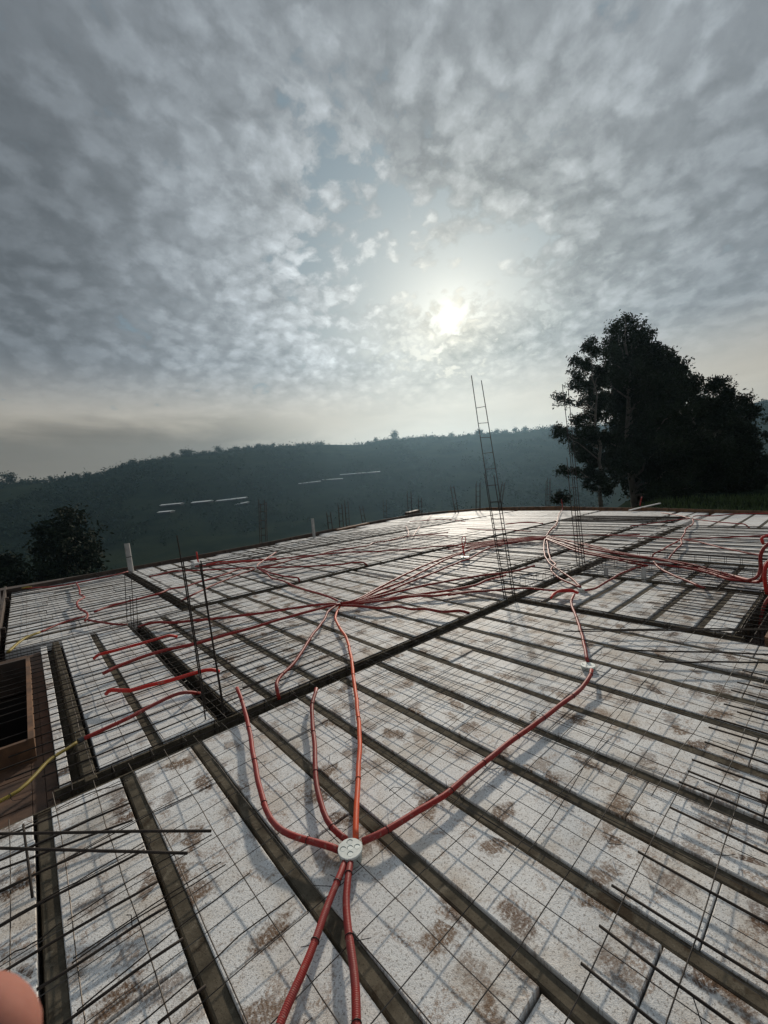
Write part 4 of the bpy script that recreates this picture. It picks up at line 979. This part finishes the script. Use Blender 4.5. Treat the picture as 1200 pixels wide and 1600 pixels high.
right_t = zz([(760, 400, 24), (740, 440, 40), (815, 430, 20), (780, 480, 46), (925, 460, 34), (960, 470, 44), (895, 490, 40), (990, 520, 34), (940, 560, 60), (850, 560, 44), (1040, 560, 34), (1095, 560, 32), (880, 640, 80), (1000, 640, 70), (1110, 620, 36), (1140, 610, 22), (830, 720, 80), (960, 740, 90), (1070, 720, 44), (1180, 650, 12), (1150, 690, 16), (1100, 790, 48), (1180, 730, 14), (1165, 780, 20), (860, 830, 100), (980, 850, 100), (1090, 880, 70), (1170, 880, 36), (850, 940, 90), (960, 960, 90), (1060, 980, 75), (1160, 970, 44), (820, 1030, 55), (920, 1040, 55)])
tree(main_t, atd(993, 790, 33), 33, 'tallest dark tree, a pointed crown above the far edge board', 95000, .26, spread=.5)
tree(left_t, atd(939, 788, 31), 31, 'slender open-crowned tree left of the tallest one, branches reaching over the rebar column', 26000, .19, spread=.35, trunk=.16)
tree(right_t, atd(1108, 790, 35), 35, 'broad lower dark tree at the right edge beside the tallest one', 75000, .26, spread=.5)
tree([(875, 776, 6), (868, 779, 5), (884, 779, 5)], atd(875, 788, 24), 24, 'small bush at the foot of the slender tree', 700, .18, 'low bushes', 'bush', spread=.1, trunk=.03)
tree([(110, 800, 12), (95, 812, 18), (118, 815, 20), (85, 835, 24), (112, 840, 30), (138, 848, 22), (75, 862, 22), (105, 870, 34), (145, 880, 22), (60, 890, 18), (90, 905, 32), (130, 910, 30)], atd(108, 960, 48), 48, 'rounded dark tree below the deck at the far left', 9000, .5, 'trees below the deck', spread=.6)
tree([(10, 880, 16), (-8, 890, 24), (22, 900, 20), (0, 915, 26), (35, 918, 18)], atd(5, 975, 42), 42, 'dark bush cut by the left picture edge below the deck', 5000, .42, 'trees below the deck', 'tree', spread=.5)

# grass on the bank at the right
gv = []
for i in range(5200):
    d = ray(random.uniform(930, 1260), 780); a_ = math.atan2(d.y, d.x); r = random.uniform(18, 34); z = float(terrain(a_, r)); c_ = np.array([r * math.cos(a_), r * math.sin(a_), z])
    h = random.uniform(.10, .34); t_ = np.array([random.gauss(0, .08), random.gauss(0, .08), h]); w_ = np.array([random.gauss(0, .02), random.gauss(0, .02), 0]) ; gv.append(np.stack([c_ - w_, c_ + w_, c_ + t_ + w_ * .3, c_ + t_ - w_ * .3]))
M['grass'] = simple('bank_grass', (.045, .065, .022), .8, var=.5, scale=.6, spec=.15)
tag(add_quads('grass', np.concatenate(gv), 'grass', None), 'grass on the bank under the dark trees at the right', 'grass', kind='stuff')
# trees along the ridge, one by one
proto = []
for v_ in range(5):
    r_ = [(random.gauss(0, 1.2), random.gauss(0, 1.2), 5 + random.uniform(-1.5, 2.5), random.uniform(1.6, 2.8)) for _ in range(6)]
    me = None; root = bpy.data.objects.new('tmp', None)
    v = leaves(r_, 420, 1.5); n = len(v) // 4
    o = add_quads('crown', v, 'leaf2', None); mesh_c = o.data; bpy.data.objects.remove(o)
    mb = MB(); limb(mb, (0, 0, -2), (0, 0, 6), .35, .12, 3, .05); proto.append((mesh_c, mb.mesh('trunk', M['bark'])))
    bpy.data.objects.remove(root)
def ridge_tree(px, h, lb, back=0.0):
    d = ray(px, 700); az_ = math.atan2(d.y, d.x); r = float(ridge_r(np.array(az_))) - back; z = float(terrain(az_, r))
    root = empty('tree', lb, 'tree', 'small trees along the ridge', (r * math.cos(az_), r * math.sin(az_), z - .4)); s = h / 8.5
    mc, mt_ = random.choice(proto); root.scale = (s * random.uniform(.85, 1.35), s * random.uniform(.85, 1.35), s); root.rotation_euler = (0, 0, random.random() * 6)
    link('crown', mc, root); link('trunk', mt_, root)
ridge_tree(617, 17, 'tallest lone tree standing out on the ridge in the middle')
ridge_tree(588, 11, 'small round tree on the ridge just left of the lone tall one')
ridge_tree(204, 10, 'lone round tree low on the left shoulder of the ridge'); ridge_tree(288, 12, 'round tree standing proud on the ridge above the pale roofs'); ridge_tree(8, 13, 'round tree on the far left end of the skyline')
for px in [30, 52, 70, 90, 110, 132, 150, 160, 172, 184, 215, 228, 240, 250, 262, 272, 300, 312, 322, 335, 348, 358, 370, 382, 390, 397, 404, 412, 420, 430, 442, 462, 596, 604, 628, 638, 648, 658, 668, 676, 686, 695, 703, 710, 716, 722, 730, 738, 746, 755, 764, 772, 780, 788, 798, 806, 815, 824, 832, 840, 848, 856, 864, 872, 880, 1190, 1197, 1204]:
    ridge_tree(px + random.uniform(-7, 7), (random.uniform(4, 9) if random.random() < .75 else random.uniform(9, 13)) if px > 700 or 250 < px < 430 else random.uniform(3, 7), 'small hazy tree on the wooded ridge line')
# the wood on the slope reads as one mass
vs = []; NW = 9000
azr = rng.uniform(AZF - R(52), AZF + R(50), NW); rr_ = 330 + (ridge_r(azr) - 334) * rng.random(NW) ** .75
dn = vnoise(azr * 19, rr_ * .013) + 0.6 * vnoise(azr * 47 + 3, rr_ * .04); keep = dn + rng.normal(size=NW) * .22 > -.05
azr, rr_, dn = azr[keep], rr_[keep], dn[keep]
for p0, p1, n_ in ((150, 445, 520), (575, 900, 760), (1170, 1215, 90), (-60, 150, 160)):
    e0, e1 = [math.atan2(ray(p, 700).y, ray(p, 700).x) for p in (p0, p1)]; ar = rng.uniform(min(e0, e1), max(e0, e1), n_); ar = ar[vnoise(ar * 61, ar * 17) > -.35 - .5 * rng.random(len(ar))]
    azr = np.concatenate([azr, ar]); rr_ = np.concatenate([rr_, ridge_r(ar) - rng.uniform(0, 16, len(ar))]); dn = np.concatenate([dn, np.full(len(ar), .4)])
zr = terrain(azr, rr_)
for a, r, z, q_ in zip(azr, rr_, zr, dn):
    s = random.uniform(1.6, 3.0) * (1 + .45 * max(0, q_)) * (1.35 if random.random() < .1 else 1)
    q = leaves([(0, 0, s * .45, s * .8)], 20, s * .8, 0, .7) + np.array([r * math.cos(a), r * math.sin(a), z]); vs.append(q)
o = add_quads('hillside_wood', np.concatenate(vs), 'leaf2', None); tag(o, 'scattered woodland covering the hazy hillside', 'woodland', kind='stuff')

# sheds on the slope
def hill_hit(px, py):
    d = ray(px, py)
    for dep in np.arange(230, 1000, 2.0):
        p = CAM + d * float(dep)
        if p.z < float(terrain(math.atan2(p.y, p.x), math.hypot(p.x, p.y))): return float(dep)
    return 700.0
def shed(px0, py0, px1, py1, hpx, label, dep):
    dep = hill_hit((px0 + px1) / 2, (py0 + py1) / 2) - 12; a, b_ = atd(px0, py0, dep), atd(px1, py1, dep); c = (a + b_) / 2; e = b_ - a; n = Vector((-e.y, e.x, 0)).normalized() * 9
    if n.dot(FW) < 0: n = -n
    root = empty('shed', label, 'shed', 'pale sheds on the hillside', (c.x, c.y, c.z - 2.5)); h = hpx / FOC * dep
    up_ = Vector((0, 0, h * .6)); e2 = e / 2; mb = MB()
    o0 = Vector((0, 0, 2.5)); p = [o0 - e2, o0 + e2, o0 + e2 + n * .5 + up_, o0 - e2 + n * .5 + up_, o0 + e2 + n, o0 - e2 + n]
    mb.v += [tuple(q) for q in p] + [tuple(q + Vector((0, 0, .15))) for q in p]
    mb.f += [(0, 1, 2, 3), (3, 2, 4, 5), (6, 9, 8, 7), (9, 11, 10, 8), (0, 6, 7, 1), (5, 4, 10, 11), (0, 3, 9, 6), (3, 5, 11, 9), (1, 7, 8, 2), (2, 8, 10, 4)]
    mb.build('roof', M['roof'], root); mb = MB(); q = .94
    mb.obox(o0 - e2 * q + n * .06 + Vector((0, 0, -1.2)), e * q, n * .88, (0, 0, 1.15)); mb.build('wall', M['shedwall'], root)
shed(245, 801, 266, 799, 1.8, 'lowest small pale shed roof at the left of the group', 470)
shed(249, 790, 281, 787, 2.0, 'pale shed roof upper left of the group', 500)
shed(298, 786, 328, 783, 2.4, 'bright pale shed roof in the middle of the group', 500)
shed(331, 784, 383, 778, 2.4, 'longest bright shed roof of the group at its right end', 510)
shed(366, 789, 386, 785, 2.0, 'short shed roof just below the longest one', 490)
shed(466, 756, 500, 752, 1.3, 'faint long roof on the hill right of the bright sheds', 600)
shed(503, 750, 535, 748, 1.2, 'faint roof on the hill, middle of three', 610)
shed(531, 742, 594, 737, 1.3, 'faint longest roof high on the hill under the skyline', 620)

# ------------------------------------------------------------------ the hand holding the phone: its fingertip enters the picture
def skin_chain(name, joints, edges, mat, par, sub=2):
    me = bpy.data.meshes.new(name); me.from_pydata([j[:3] for j in joints], edges, []); o = link(name, me, par)
    bpy.context.view_layer.objects.active = o
    md = o.modifiers.new('skin', 'SKIN'); md.use_smooth_shade = True
    for v_, j in zip(me.skin_vertices[0].data, joints): v_.radius = (j[3], j[3])
    me.skin_vertices[0].data[0].use_root = True
    s = o.modifiers.new('sub', 'SUBSURF'); s.levels = s.render_levels = sub
    me.materials.append(mat); return o
mt, k, b = material('skin'); pos = k.n('ShaderNodeNewGeometry').outputs['Position']
k.put(b.inputs['Base Color'], k.mix(k.noise(pos, 220, 6, .7), (0.36, 0.155, 0.115), (0.26, 0.10, 0.075))); b.inputs['Roughness'].default_value = .75; b.inputs['Specular IOR Level'].default_value = .2
b.inputs['Subsurface Weight'].default_value = .2; b.inputs['Subsurface Radius'].default_value = (.006, .002, .001); b.inputs['Subsurface Scale'].default_value = 1
k.put(b.inputs['Normal'], k.bump(k.noise(pos, 700, 3, .6), .15, .0006)); M['skin'] = mt; pass
M['nail'] = simple('nail', (0.60, 0.36, 0.29), .3, var=.1)
M['sleeve'] = simple('dark_sleeve', (.03, .035, .045), .9, var=.2)
def cp(px, py, dep): return atd(px, py, dep)
tip = cp(-26, 1622, .086)
hb = tip + RT * -.060 + DN * .072 - FW * .004   # centre of the palm, low and left of the lens
hand = empty('person', 'person holding the camera, only a blurred fingertip showing at the bottom left corner', 'person', None, tuple(hb))
def loc(p, r): q = p - hb; return (q.x, q.y, q.z, r)
D_ = RT * -1; U_p = -DN
wrist = hb + RT * -.055 + DN * .055 - FW * .02
J = [loc(hb, .020), loc(wrist, .026), loc(wrist + RT * -.06 + DN * .07 - FW * .10, .034)]; E_ = [(0, 1), (1, 2)]
def finger(root, pts, radii):
    p_ = 0; i0 = len(J); J.append(loc(root, radii[0] * 1.15)); E_.append((0, i0)); prev = i0
    for p, r in zip(pts, radii):
        J.append(loc(p, r)); E_.append((prev, len(J) - 1)); prev = len(J) - 1
root_i = hb + RT * .032 - DN * .030
k1 = root_i.lerp(tip, .38) + FW * -.012 - DN * .006; k2 = root_i.lerp(tip, .72) + FW * -.010 - DN * .004
finger(root_i, [k1, k2, tip, tip + (tip - k2).normalized() * .009], [.0112, .0110, .0112, .0098])
for i, (s, l) in enumerate(((.026, .9), (.012, .84), (-.006, .68))):
    r0 = hb + RT * (s - .004) + DN * (-.012 + .018 * i) + FW * (.012 + .006 * i)
    a = r0 + RT * .035 * l - DN * .012 * l + FW * .012; bq = a + RT * .018 * l + DN * .012 + FW * .016 * l; cq = bq + RT * -.012 * l + DN * .014 + FW * .008
    finger(r0, [a, bq, cq], [.0090, .0082, .0070])
r0 = hb + RT * .010 - DN * .02 - FW * .022
finger(r0, [r0 + RT * .022 - DN * .024 - FW * .008, r0 + RT * .040 - DN * .040, r0 + RT * .052 - DN * .050 + FW * .006], [.0110, .0098, .0082])
skin_chain('hand', J, E_, M['skin'], hand)
mb = MB(); w0 = wrist - hb; w1 = wrist + RT * -.06 + DN * .07 - FW * .10 - hb; dd = (w1 - w0)
mb.tube([w0 + dd * .35, w0 + dd * .7, w1, w1 + dd * 1.6], [.039, .042, .047, .06], 18); mb.build('sleeve', M['sleeve'], hand, True)
